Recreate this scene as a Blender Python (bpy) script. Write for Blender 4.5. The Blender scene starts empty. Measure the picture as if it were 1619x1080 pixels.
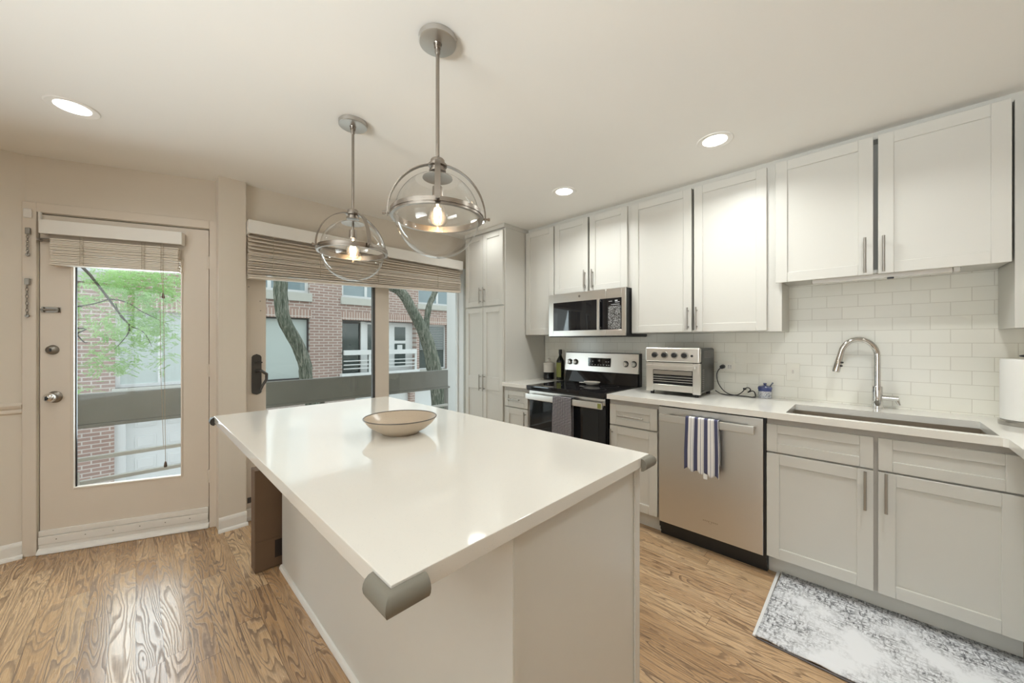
import bpy, bmesh, math, random
from mathutils import Vector, Matrix
random.seed(7)
S = bpy.context.scene
C = S.collection
PI = math.pi

# ------------------------------------------------------------------ camera, sky, lights, exposure
F_PX = 578.0
YAW = math.atan(594.5 / F_PX)
cd = bpy.data.cameras.new('camera')
cd.sensor_width = 36.0
cd.lens = 36.0 * F_PX / 1619.0
cd.clip_start = 0.02
cam = bpy.data.objects.new('camera', cd)
C.objects.link(cam)
cam.location = (0, 0, 1.30)
cam.rotation_euler = (PI / 2, 0, -YAW)
S.camera = cam

S.view_settings.view_transform = 'Standard'
S.view_settings.look = 'None'
S.view_settings.gamma = 1.0
S.view_settings.use_curve_mapping = False
S.view_settings.exposure = 0.15
S.cycles.use_denoising = True
S.cycles.max_bounces = 10
S.cycles.diffuse_bounces = 6
S.cycles.transparent_max_bounces = 24
S.cycles.sample_clamp_indirect = 6.0
S.cycles.caustics_reflective = False
S.cycles.caustics_refractive = False

world = bpy.data.worlds.new('sky')
S.world = world
world.use_nodes = True
wn = world.node_tree
wn.nodes.clear()
wo = wn.nodes.new('ShaderNodeOutputWorld')
wb = wn.nodes.new('ShaderNodeBackground')
wt = wn.nodes.new('ShaderNodeTexCoord')
wx = wn.nodes.new('ShaderNodeSeparateXYZ')
wr = wn.nodes.new('ShaderNodeValToRGB')
wr.color_ramp.elements[0].position = 0.0
wr.color_ramp.elements[0].color = (0.35, 0.35, 0.34, 1)
wr.color_ramp.elements[1].position = 1.0
wr.color_ramp.elements[1].color = (0.80, 0.90, 1.0, 1)
e = wr.color_ramp.elements.new(0.02)
e.color = (0.95, 0.98, 1.0, 1)
wn.links.new(wt.outputs['Generated'], wx.inputs[0])
wn.links.new(wx.outputs['Z'], wr.inputs[0])
wn.links.new(wr.outputs[0], wb.inputs['Color'])
wb.inputs['Strength'].default_value = 1.9
wn.links.new(wb.outputs[0], wo.inputs[0])


def area_light(name, loc, aim, sx, sy, watts, col, disk=False, spread=PI):
    d = bpy.data.lights.new(name, 'AREA')
    d.shape = 'DISK' if disk else 'RECTANGLE'
    d.size = sx
    if not disk:
        d.size_y = sy
    d.energy = watts
    d.color = col
    d.spread = spread
    o = bpy.data.objects.new(name, d)
    C.objects.link(o)
    o.location = loc
    o.rotation_euler = (Vector(aim) - Vector(loc)).to_track_quat('-Z', 'Y').to_euler()
    return o


DAY = (0.90, 0.96, 1.0)
# area lamps stand in for daylight outside the panes; side window fill is added
SKYC = (0.93, 0.97, 1.0)
area_light('added_window_fill', (-3.42, 0.3, 1.3), (-0.4, 0.3, 1.6), 2.4, 1.7, 16, SKYC)
# added fill lamp at the same window, aimed up to brighten the ceiling
area_light('added_ceiling_fill', (-3.42, 0.3, 0.9), (-0.85, 0.4, 2.9), 2.4, 1.0, 72, SKYC, spread=1.25)
area_light('daylight_sliding_door', (1.52, 3.62, 1.0), (1.5, 0, 0.6), 1.8, 1.5, 9, DAY)
area_light('daylight_glass_door', (0.09, 3.72, 1.25), (-0.25, 0.5, 0.45), 0.5, 1.3, 19, (0.80, 0.91, 1.0))


# ------------------------------------------------------------------ materials
def srgb(r, g, b):
    def f(c):
        c /= 255.0
        return c / 12.92 if c <= 0.04045 else ((c + 0.055) / 1.055) ** 2.4
    return (f(r), f(g), f(b), 1.0)


class NT:
    def __init__(s, name):
        s.m = bpy.data.materials.new(name)
        s.m.use_nodes = True
        s.t = s.m.node_tree
        s.b = s.t.nodes['Principled BSDF']
        s.out = s.t.nodes['Material Output']

    def n(s, typ, **kw):
        nd = s.t.nodes.new(typ)
        for k, v in kw.items():
            setattr(nd, k, v)
        return nd

    def l(s, a, b):
        s.t.links.new(a, b)

    def math(s, op, a, b=None, clamp=False):
        nd = s.n('ShaderNodeMath', operation=op, use_clamp=clamp)
        for i, v in enumerate((a, b)):
            if v is None:
                continue
            if isinstance(v, (int, float)):
                nd.inputs[i].default_value = v
            else:
                s.l(v, nd.inputs[i])
        return nd.outputs[0]

    def ramp(s, fac, stops, interp='LINEAR'):
        nd = s.n('ShaderNodeValToRGB')
        cr = nd.color_ramp
        cr.interpolation = interp
        while len(cr.elements) < len(stops):
            cr.elements.new(0.5)
        for el, (p, c) in zip(cr.elements, stops):
            el.position = p
            el.color = c
        s.l(fac, nd.inputs[0])
        return nd.outputs[0]

    def mix(s, fac, a, b, blend='MIX'):
        nd = s.n('ShaderNodeMix', data_type='RGBA', blend_type=blend)
        for sock, v in ((nd.inputs[0], fac), (nd.inputs[6], a), (nd.inputs[7], b)):
            if isinstance(v, (int, float)):
                sock.default_value = v
            elif isinstance(v, tuple):
                sock.default_value = v
            else:
                s.l(v, sock)
        return nd.outputs[2]

    def noise(s, vec, scale, detail=2.0, rough=0.5, dist=0.0):
        nd = s.n('ShaderNodeTexNoise')
        nd.inputs['Scale'].default_value = scale
        nd.inputs['Detail'].default_value = detail
        nd.inputs['Roughness'].default_value = rough
        nd.inputs['Distortion'].default_value = dist
        s.l(vec, nd.inputs['Vector'])
        return nd.outputs['Fac']

    def obj_xyz(s):
        tc = s.n('ShaderNodeTexCoord')
        sp = s.n('ShaderNodeSeparateXYZ')
        s.l(tc.outputs['Object'], sp.inputs[0])
        return sp.outputs[0], sp.outputs[1], sp.outputs[2], tc.outputs['Object']

    def comb(s, x, y, z=0.0):
        nd = s.n('ShaderNodeCombineXYZ')
        for i, v in enumerate((x, y, z)):
            if isinstance(v, (int, float)):
                nd.inputs[i].default_value = v
            else:
                s.l(v, nd.inputs[i])
        return nd.outputs[0]

    def bump(s, h, strength, dist=0.002):
        nd = s.n('ShaderNodeBump')
        nd.inputs['Strength'].default_value = strength
        nd.inputs['Distance'].default_value = dist
        s.l(h, nd.inputs['Height'])
        s.l(nd.outputs[0], s.b.inputs['Normal'])


def plain(name, col, rough=0.5, metal=0.0, spec=0.5, vary=0.0, coat=0.0, vscale=9.0):
    t = NT(name)
    t.b.inputs['Base Color'].default_value = col
    t.b.inputs['Roughness'].default_value = rough
    t.b.inputs['Metallic'].default_value = metal
    t.b.inputs['Specular IOR Level'].default_value = spec
    t.b.inputs['Coat Weight'].default_value = coat
    x, y, z, v = t.obj_xyz()
    n = t.noise(v, vscale, 3.0)
    d = tuple(c * (1 - vary) for c in col[:3]) + (1,)
    t.l(t.mix(n, d, col), t.b.inputs['Base Color'])
    return t.m


def brushed(name, col, rough=0.28, axis='y', amount=0.10):
    t = NT(name)
    t.b.inputs['Base Color'].default_value = col
    t.b.inputs['Metallic'].default_value = 1.0
    x, y, z, v = t.obj_xyz()
    sx, sy, sz = (60, 60, 60)
    if axis == 'y':
        vec = t.comb(t.math('MULTIPLY', x, 400), t.math('MULTIPLY', y, 3), t.math('MULTIPLY', z, 400))
    else:
        vec = t.comb(t.math('MULTIPLY', x, 400), t.math('MULTIPLY', y, 400), t.math('MULTIPLY', z, 3))
    n = t.noise(vec, 1.0, 2.0)
    t.l(t.math('ADD', t.math('MULTIPLY', n, amount), rough - amount / 2), t.b.inputs['Roughness'])
    return t.m


def emitter(name, col, strength):
    t = NT(name)
    t.b.inputs['Base Color'].default_value = (0.8, 0.8, 0.8, 1)
    t.b.inputs['Emission Color'].default_value = col
    t.b.inputs['Emission Strength'].default_value = strength
    return t.m


def thin_glass(name, tint=(1, 1, 1, 1), ior=1.45, gain=1.0, rough=0.0):
    t = NT(name)
    t.t.nodes.remove(t.b)
    tr = t.n('ShaderNodeBsdfTransparent')
    tr.inputs[0].default_value = tint
    gl = t.n('ShaderNodeBsdfGlossy')
    gl.inputs['Roughness'].default_value = rough
    lw = t.n('ShaderNodeLayerWeight')
    lw.inputs['Blend'].default_value = 0.5
    f0 = ((ior - 1) / (ior + 1)) ** 2
    fr = t.math('ADD', f0, t.math('MULTIPLY', t.math('POWER', lw.outputs['Facing'], 4.0), 0.85))
    mx = t.n('ShaderNodeMixShader')
    t.l(t.math('MULTIPLY', fr, gain, clamp=True), mx.inputs[0])
    t.l(tr.outputs[0], mx.inputs[1])
    t.l(gl.outputs[0], mx.inputs[2])
    t.l(mx.outputs[0], t.out.inputs[0])
    return t.m


def brick(name, u, v, bw, bh, mortar, c1, c2, cm, rough=0.8, bump=0.3, off=0.5, du=0.0, dv=0.0, spec=0.5, vary=0.0):
    """u, v: which object axes carry the courses."""
    t = NT(name)
    ax = t.obj_xyz()
    bt = t.n('ShaderNodeTexBrick')
    bt.offset = off
    bt.inputs['Scale'].default_value = 1.0
    bt.inputs['Brick Width'].default_value = bw
    bt.inputs['Row Height'].default_value = bh
    bt.inputs['Mortar Size'].default_value = mortar
    bt.inputs['Mortar Smooth'].default_value = 0.1
    bt.inputs['Color1'].default_value = c1
    bt.inputs['Color2'].default_value = c2
    bt.inputs['Mortar'].default_value = cm
    t.l(t.comb(t.math('ADD', ax[u], du), t.math('ADD', ax[v], dv)), bt.inputs['Vector'])
    col = bt.outputs['Color']
    if vary:
        n = t.noise(ax[3], 2.5, 4.0)
        col = t.mix(t.math('MULTIPLY', n, vary), col, (0.10, 0.07, 0.06, 1))
    t.l(col, t.b.inputs['Base Color'])
    t.b.inputs['Roughness'].default_value = rough
    t.b.inputs['Specular IOR Level'].default_value = spec
    if bump:
        t.bump(t.math('SUBTRACT', 1.0, bt.outputs['Fac']), bump, 0.003)
    return t.m


def wood_floor():
    t = NT('oak_strip_floor')
    x, y, z, v = t.obj_xyz()
    w = 0.0826
    pid = t.math('FLOOR', t.math('DIVIDE', x, w))
    wn1 = t.n('ShaderNodeTexWhiteNoise', noise_dimensions='1D')
    t.l(pid, wn1.inputs['W'])
    r1 = wn1.outputs['Value']
    yy = t.math('ADD', y, t.math('MULTIPLY', r1, 7.3))
    jid = t.math('FLOOR', t.math('DIVIDE', yy, 1.05))
    wn2 = t.n('ShaderNodeTexWhiteNoise', noise_dimensions='2D')
    t.l(t.comb(pid, jid), wn2.inputs['Vector'])
    r2 = wn2.outputs['Value']
    # cathedral grain: contour lines of a stretched noise field
    gv = t.comb(t.math('ADD', t.math('MULTIPLY', x, 8.5), t.math('MULTIPLY', r2, 37.0)),
                t.math('ADD', t.math('MULTIPLY', y, 0.95), t.math('MULTIPLY', r2, 91.0)), t.math('MULTIPLY', r2, 11.0))
    n1 = t.noise(gv, 1.0, 2.2, 0.50, 0.35)
    wob = t.noise(t.comb(t.math('MULTIPLY', x, 60), t.math('MULTIPLY', y, 22), r2), 1.0, 2.0)
    f = t.math('ADD', t.math('MULTIPLY', n1, 25.0), t.math('MULTIPLY', wob, 0.55))
    fr = t.math('FRACT', f)
    rings = t.ramp(fr, [(0.0, (1.0,) * 3 + (1,)), (0.15, (0.80,) * 3 + (1,)), (0.42, (0.10,) * 3 + (1,)), (0.84, (0.0,) * 3 + (1,)), (0.95, (1.0,) * 3 + (1,))])
    pores = t.noise(t.comb(t.math('MULTIPLY', x, 420), t.math('MULTIPLY', y, 9), r2), 1.0, 2.0)
    patch = t.noise(t.comb(t.math('MULTIPLY', x, 5), t.math('MULTIPLY', y, 1.2), t.math('MULTIPLY', r2, 5.0)), 1.0, 1.0)
    amt = t.math('MULTIPLY', rings, t.math('ADD', 0.15, t.math('MULTIPLY', patch, 1.1)), clamp=True)
    base = t.ramp(r2, [(0.0, (0.43, 0.265, 0.14, 1)), (0.5, (0.54, 0.35, 0.195, 1)), (1.0, (0.64, 0.445, 0.265, 1))])
    c = t.mix(t.math('MULTIPLY', amt, 0.86), base, (0.10, 0.052, 0.025, 1))
    c = t.mix(t.math('MULTIPLY', t.math('SUBTRACT', pores, 0.45, clamp=True), 1.5), c, (0.13, 0.07, 0.035, 1))
    # seams
    fx = t.math('FRACT', t.math('DIVIDE', x, w))
    dx = t.math('MINIMUM', fx, t.math('SUBTRACT', 1.0, fx))
    fy = t.math('FRACT', t.math('DIVIDE', yy, 1.05))
    dy = t.math('MULTIPLY', t.math('MINIMUM', fy, t.math('SUBTRACT', 1.0, fy)), 1.05 / w)
    seam = t.math('LESS_THAN', t.math('MINIMUM', dx, dy), 0.010)
    c = t.mix(t.math('MULTIPLY', seam, 0.75), c, (0.04, 0.02, 0.01, 1))
    t.l(c, t.b.inputs['Base Color'])
    t.l(t.math('ADD', 0.24, t.math('MULTIPLY', rings, 0.20)), t.b.inputs['Roughness'])
    t.b.inputs['Specular IOR Level'].default_value = 0.5
    t.bump(t.math('SUBTRACT', 1.0, t.math('ADD', t.math('MULTIPLY', rings, 0.6), seam)), 0.12, 0.001)
    return t.m


def rug_mat():
    t = NT('distressed_rug_pile')
    x, y, z, v = t.obj_xyz()
    big = t.noise(v, 5.0, 4.0, 0.6)
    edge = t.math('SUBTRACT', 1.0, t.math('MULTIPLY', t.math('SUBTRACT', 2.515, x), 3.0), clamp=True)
    vs = t.comb(t.math('MULTIPLY', x, 95), t.math('MULTIPLY', y, 30), 0.0)
    vt = t.comb(t.math('MULTIPLY', x, 30), t.math('MULTIPLY', y, 90), 3.0)
    s1 = t.noise(vs, 1.0, 3.0, 0.65)
    s2 = t.noise(vt, 1.0, 3.0, 0.65)
    wr_ = t.n('ShaderNodeTexNoise')
    wr_.inputs['Scale'].default_value = 17.0
    wr_.inputs['Detail'].default_value = 4.0
    wr_.inputs['Distortion'].default_value = 2.2
    t.l(v, wr_.inputs['Vector'])
    curl = t.math('ABSOLUTE', t.math('SUBTRACT', wr_.outputs['Fac'], 0.5))
    curl = t.math('SUBTRACT', 1.0, t.math('MULTIPLY', curl, 26.0), clamp=True)
    speck = t.math('MULTIPLY', t.math('SUBTRACT', t.math('MAXIMUM', s1, s2), 0.47, clamp=True), 6.5, clamp=True)
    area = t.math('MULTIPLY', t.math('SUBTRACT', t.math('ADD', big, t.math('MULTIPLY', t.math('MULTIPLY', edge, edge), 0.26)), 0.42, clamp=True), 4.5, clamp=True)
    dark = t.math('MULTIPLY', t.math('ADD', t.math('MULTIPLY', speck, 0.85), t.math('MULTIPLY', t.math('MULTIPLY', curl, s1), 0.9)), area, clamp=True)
    c = t.mix(dark, (0.76, 0.77, 0.80, 1), (0.10, 0.10, 0.11, 1))
    t.l(c, t.b.inputs['Base Color'])
    t.b.inputs['Roughness'].default_value = 0.9
    t.bump(s1, 0.3, 0.002)
    return t.m


def bark_mat():
    t = NT('bark')
    x, y, z, v = t.obj_xyz()
    vv = t.comb(t.math('MULTIPLY', x, 42), t.math('MULTIPLY', y, 42), t.math('MULTIPLY', z, 6))
    n = t.noise(vv, 1.0, 4.0, 0.6, 0.6)
    big = t.noise(v, 4.0, 2.0)
    c = t.ramp(n, [(0.36, (0.045, 0.055, 0.042, 1)), (0.50, (0.17, 0.185, 0.15, 1)), (0.66, (0.42, 0.41, 0.36, 1))])
    c = t.mix(t.math('MULTIPLY', big, 0.45), c, (0.15, 0.21, 0.14, 1))
    t.l(c, t.b.inputs['Base Color'])
    t.b.inputs['Roughness'].default_value = 0.9
    t.bump(n, 1.0, 0.03)
    return t.m


def stripes_mat():
    t = NT('striped_cotton')
    x, y, z, v = t.obj_xyz()
    at = t.n('ShaderNodeUVMap')
    sp = t.n('ShaderNodeSeparateXYZ')
    t.l(at.outputs[0], sp.inputs[0])
    f = t.math('FRACT', t.math('ADD', t.math('MULTIPLY', sp.outputs[0], 3.4), 0.02))
    W, N, G = srgb(232, 231, 230), srgb(74, 76, 104), srgb(120, 122, 145)
    c = t.ramp(f, [(0.0, N), (0.36, W), (0.52, W), (0.62, G), (0.66, W), (0.86, W), (0.91, G), (0.94, W)], 'CONSTANT')
    t.l(c, t.b.inputs['Base Color'])
    t.b.inputs['Roughness'].default_value = 0.9
    t.bump(t.noise(v, 500.0, 1.0), 0.2, 0.001)
    return t.m


def check_mat():
    t = NT('waffle_check_cotton')
    at = t.n('ShaderNodeUVMap')
    sp = t.n('ShaderNodeSeparateXYZ')
    t.l(at.outputs[0], sp.inputs[0])
    a = t.math('FRACT', t.math('MULTIPLY', sp.outputs[0], 18.0))
    b = t.math('FRACT', t.math('MULTIPLY', sp.outputs[1], 85.0))
    m = t.math('MULTIPLY', t.math('GREATER_THAN', a, 0.42), t.math('GREATER_THAN', b, 0.42))
    c = t.mix(m, srgb(40, 38, 50), srgb(190, 187, 190))
    t.l(c, t.b.inputs['Base Color'])
    t.b.inputs['Roughness'].default_value = 0.95
    t.bump(m, 0.5, 0.002)
    return t.m


def keypad_mat():
    t = NT('printed_keypad')
    x, y, z, v = t.obj_xyz()
    vo = t.n('ShaderNodeTexVoronoi')
    vo.inputs['Scale'].default_value = 170.0
    t.l(v, vo.inputs['Vector'])
    n = t.noise(v, 260.0, 2.0)
    m = t.math('GREATER_THAN', n, 0.53)
    t.l(t.mix(m, (0.012, 0.012, 0.013, 1), (0.40, 0.40, 0.40, 1)), t.b.inputs['Base Color'])
    t.b.inputs['Roughness'].default_value = 0.2
    return t.m


def patterned_jar():
    t = NT('blue_and_white_glaze')
    x, y, z, v = t.obj_xyz()
    n = t.noise(v, 85.0, 1.0, 0.4, 2.5)
    m = t.math('GREATER_THAN', t.math('ABSOLUTE', t.math('SUBTRACT', n, 0.5)), 0.045)
    c = t.mix(m, srgb(44, 52, 96), srgb(222, 224, 226))
    band = t.math('GREATER_THAN', z, 0.962)
    c = t.mix(band, c, srgb(70, 80, 128))
    t.l(c, t.b.inputs['Base Color'])
    t.b.inputs['Roughness'].default_value = 0.15
    return t.m


def speckle(name, col, dark, rough):
    t = NT(name)
    x, y, z, v = t.obj_xyz()
    n = t.noise(v, 260.0, 1.0)
    m = t.math('GREATER_THAN', n, 0.70)
    t.l(t.mix(t.math('MULTIPLY', m, 0.5), col, dark), t.b.inputs['Base Color'])
    t.b.inputs['Roughness'].default_value = rough
    return t.m


M = {}
M['paint'] = plain('warm_white_wall_paint', (0.70, 0.64, 0.555, 1), 0.55, vary=0.02)
M['ceil'] = plain('ceiling_paint', (0.87, 0.855, 0.815, 1), 0.7, vary=0.01)
M['trim'] = plain('trim_enamel', (0.70, 0.63, 0.545, 1), 0.35, vary=0.02)
M['white_trim'] = plain('white_enamel', (0.80, 0.78, 0.74, 1), 0.3, vary=0.02)
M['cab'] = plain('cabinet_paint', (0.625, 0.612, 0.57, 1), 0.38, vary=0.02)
M['cab_dark'] = plain('cabinet_gap_shade_paint', (0.50, 0.47, 0.43, 1), 0.45, vary=0.03)  # cabinet paint darkened to put the shade of the gaps into the colour
M['island'] = plain('island_panel_paint', (0.69, 0.68, 0.64, 1), 0.35, vary=0.02)
M['quartz'] = speckle('white_quartz', (0.785, 0.765, 0.715, 1), (0.70, 0.70, 0.66, 1), 0.07)
M['floor'] = wood_floor()
M['tile'] = brick('subway_tile', 1, 2, 0.1443, 0.0735, 0.0015, (0.86, 0.85, 0.78, 1), (0.83, 0.82, 0.755, 1), (0.66, 0.64, 0.57, 1), 0.18, 0.3, du=2.701, dv=0.472)
M['steel'] = brushed('brushed_stainless', (0.80, 0.785, 0.755, 1), 0.30, 'y')
M['steel_v'] = brushed('brushed_stainless_door', (0.70, 0.69, 0.665, 1), 0.34, 'z')
M['nickel'] = brushed('brushed_nickel', (0.33, 0.295, 0.26, 1), 0.30, 'z', 0.06)
M['canopy'] = brushed('brushed_nickel_lit_tone', (0.55, 0.53, 0.50, 1), 0.36, 'z', 0.06)  # same nickel, lightened: reflected brightness on the canopy put into the colour
M['handle'] = plain('satin_nickel', (0.46, 0.44, 0.41, 1), 0.28, 1.0)
M['chrome'] = plain('chrome', (0.78, 0.78, 0.78, 1), 0.06, 1.0)
M['black'] = plain('black_plastic', (0.012, 0.012, 0.013, 1), 0.35)
M['black_gloss'] = plain('black_glass', (0.008, 0.008, 0.010, 1), 0.04)
M['dark_steel'] = plain('dark_sheet_steel', (0.018, 0.017, 0.016, 1), 0.32, 0.0)
M['bronze'] = plain('dark_bronze', (0.10, 0.095, 0.09, 1), 0.38, 0.8)
M['hard'] = plain('aged_steel_hardware', (0.30, 0.28, 0.25, 1), 0.35, 1.0)
M['guard'] = plain('grey_foam_rubber', (0.21, 0.195, 0.16, 1), 0.6, vary=0.05)
M['guard_dark'] = plain('dark_foam_rubber', (0.05, 0.045, 0.04, 1), 0.6, vary=0.05)
M['card'] = plain('brown_cardboard', (0.155, 0.095, 0.055, 1), 0.8, vary=0.15)
M['card_dark'] = plain('dark_ink', (0.03, 0.02, 0.015, 1), 0.8)
M['glass'] = thin_glass('window_glass', (0.95, 0.97, 0.96, 1), 1.45)
M['globe'] = thin_glass('globe_glass', (0.97, 0.965, 0.955, 1), 1.5, 1.0)
M['tinted_glass'] = thin_glass('tinted_door_glass', (0.88, 0.905, 0.885, 1), 1.45)
M['oven_glass'] = plain('dark_oven_glass', (0.012, 0.013, 0.015, 1), 0.03)
M['fil'] = emitter('glowing_filament', (1.0, 0.66, 0.34, 1), 45.0)
M['led'] = emitter('downlight_lens', (1.0, 0.96, 0.90, 1), 5.0)
M['slat'] = plain('whitewashed_wood_slat', (0.80, 0.74, 0.65, 1), 0.5, vary=0.08, vscale=30.0)
M['slat2'] = plain('beige_wood_slat', (0.80, 0.72, 0.62, 1), 0.5, vary=0.15, vscale=30.0)
M['cord'] = plain('tan_cord', (0.40, 0.34, 0.25, 1), 0.8)
M['tassel'] = plain('dark_wood_tassel', (0.10, 0.07, 0.05, 1), 0.5)
M['rug'] = rug_mat()
M['rug_edge'] = plain('white_rug_binding', (0.72, 0.72, 0.72, 1), 0.9)
M['rug_back'] = plain('grey_rug_edge', (0.13, 0.12, 0.12, 1), 0.9)
M['stripe'] = stripes_mat()
M['check'] = check_mat()
M['keypad'] = keypad_mat()
M['print'] = plain('white_print', (0.65, 0.65, 0.65, 1), 0.4)
M['ceramic'] = plain('white_ceramic', (0.78, 0.75, 0.70, 1), 0.2)
M['bowl'] = speckle('speckled_beige_stoneware', (0.52, 0.43, 0.33, 1), (0.30, 0.24, 0.17, 1), 0.28)
M['rim'] = plain('dark_glaze_rim', (0.10, 0.085, 0.075, 1), 0.3)
M['jar'] = patterned_jar()
M['bottle'] = plain('dark_green_bottle_glass', (0.008, 0.010, 0.006, 1), 0.05)
M['label'] = plain('olive_green_label', (0.30, 0.32, 0.08, 1), 0.6, vary=0.3, vscale=90.0)
M['cream'] = plain('cream_label', (0.70, 0.66, 0.50, 1), 0.6)
M['plate'] = plain('white_plastic_plate', (0.86, 0.845, 0.775, 1), 0.3)
M['paper'] = plain('white_paper_towel', (0.84, 0.83, 0.80, 1), 0.95)
M['brick'] = brick('red_brick', 0, 2, 0.215, 0.0685, 0.010, (0.44, 0.305, 0.26, 1), (0.375, 0.255, 0.218, 1), (0.64, 0.58, 0.535, 1), 0.85, 0.3, vary=0.25)
M['soldier'] = brick('soldier_course_brick', 0, 2, 0.0685, 0.5, 0.010, (0.44, 0.30, 0.25, 1), (0.36, 0.235, 0.195, 1), (0.62, 0.56, 0.51, 1), 0.85, 0.3, off=0.0, dv=0.1)
M['stone'] = plain('limestone', (0.58, 0.58, 0.53, 1), 0.8, vary=0.15)
M['ext_white'] = plain('exterior_white_paint', (0.78, 0.80, 0.80, 1), 0.5, vary=0.05)
M['ext_dark'] = plain('dark_window_frame', (0.07, 0.07, 0.07, 1), 0.4)
M['shade'] = plain('pale_window_shade', (0.55, 0.62, 0.60, 1), 0.5, vary=0.06, vscale=1.5)
M['pane'] = plain('dark_window_pane', (0.045, 0.07, 0.068, 1), 0.03, spec=0.9)
M['pane_sky'] = plain('sky_reflecting_pane', (0.22, 0.30, 0.33, 1), 0.03, spec=1.0)
M['blinds'] = plain('grey_venetian_blind', (0.28, 0.31, 0.31, 1), 0.5)
M['beam'] = plain('weathered_grey_paint', (0.27, 0.27, 0.25, 1), 0.5, vary=0.22, vscale=5.0)
M['deck'] = plain('weathered_deck', (0.30, 0.29, 0.27, 1), 0.8, vary=0.3)
M['conc'] = plain('pale_concrete', (0.52, 0.52, 0.50, 1), 0.9, vary=0.1)
M['bark'] = bark_mat()
def leaf_mat():
    t = NT('light_green_leaf')
    x, y, z, v = t.obj_xyz()
    c = t.ramp(t.noise(v, 2.5, 3.0), [(0.3, (0.34, 0.58, 0.22, 1)), (0.7, (0.66, 0.86, 0.46, 1))])
    t.l(c, t.b.inputs['Base Color'])
    t.b.inputs['Roughness'].default_value = 0.5
    tl = t.n('ShaderNodeBsdfTranslucent')
    t.l(c, tl.inputs['Color'])
    mx = t.n('ShaderNodeMixShader')
    mx.inputs[0].default_value = 0.5
    t.l(t.b.outputs[0], mx.inputs[1])
    t.l(tl.outputs[0], mx.inputs[2])
    t.l(mx.outputs[0], t.out.inputs[0])
    return t.m


M['leaf'] = leaf_mat()
M['twig'] = plain('grey_twig_bark', (0.13, 0.115, 0.10, 1), 0.9, vary=0.2)


# ------------------------------------------------------------------ mesh helpers
def box(bm, a, b, bev=0.0, seg=1):
    x0, x1 = sorted((a[0], b[0]))
    y0, y1 = sorted((a[1], b[1]))
    z0, z1 = sorted((a[2], b[2]))
    vs = [bm.verts.new(p) for p in ((x0, y0, z0), (x1, y0, z0), (x1, y1, z0), (x0, y1, z0),
                                    (x0, y0, z1), (x1, y0, z1), (x1, y1, z1), (x0, y1, z1))]
    fs = [bm.faces.new([vs[i] for i in q]) for q in
          ((0, 3, 2, 1), (4, 5, 6, 7), (0, 1, 5, 4), (1, 2, 6, 5), (2, 3, 7, 6), (3, 0, 4, 7))]
    if bev > 0:
        es = list({ed for f in fs for ed in f.edges})
        bmesh.ops.bevel(bm, geom=es, offset=bev, segments=seg, profile=0.5, affect='EDGES')
    return bm


def prism(bm, pts, axis, a, b):
    """extrude polygon pts (2-D) along an axis from a to b; for axis x the points are (y, z), y -> (x, z), z -> (x, y)"""
    def mk(p, w):
        return {'x': (w, p[0], p[1]), 'y': (p[0], w, p[1]), 'z': (p[0], p[1], w)}[axis]
    lo = [bm.verts.new(mk(p, a)) for p in pts]
    hi = [bm.verts.new(mk(p, b)) for p in pts]
    fs = [bm.faces.new(lo), bm.faces.new(hi[::-1])]
    n = len(pts)
    for i in range(n):
        fs.append(bm.faces.new((lo[i], hi[i], hi[(i + 1) % n], lo[(i + 1) % n])))
    bmesh.ops.recalc_face_normals(bm, faces=fs)
    return bm


def tube(bm, pts, r, seg=12, closed=False, cap=True):
    pts = [Vector(p) for p in pts]
    n = len(pts)
    rs = r if isinstance(r, (list, tuple)) else [r] * n
    rings = []
    up = None
    for i, p in enumerate(pts):
        if closed:
            d = pts[(i + 1) % n] - pts[i - 1]
        else:
            d = pts[min(i + 1, n - 1)] - pts[max(i - 1, 0)]
        d = d.normalized() if d.length > 1e-9 else Vector((0, 0, 1))
        if up is None:
            up = Vector((0, 0, 1)) if abs(d.z) < 0.9 else Vector((1, 0, 0))
        s = d.cross(up)
        if s.length < 1e-6:
            s = d.cross(Vector((0.3, 1, 0.2)))
        s.normalize()
        up = s.cross(d).normalized()
        rings.append([bm.verts.new(p + rs[i] * (math.cos(t) * s + math.sin(t) * up)) for t in (2 * PI * k / seg for k in range(seg))])
    fs = []
    for i in range(n if closed else n - 1):
        A, B = rings[i], rings[(i + 1) % n]
        for k in range(seg):
            fs.append(bm.faces.new((A[k], A[(k + 1) % seg], B[(k + 1) % seg], B[k])))
    if cap and not closed:
        fs.append(bm.faces.new(rings[0][::-1]))
        fs.append(bm.faces.new(rings[-1]))
    bmesh.ops.recalc_face_normals(bm, faces=fs)
    return bm


def cyl(bm, p0, p1, r, seg=16, r2=None):
    return tube(bm, [p0, p1], [r, r if r2 is None else r2], seg)


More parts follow.
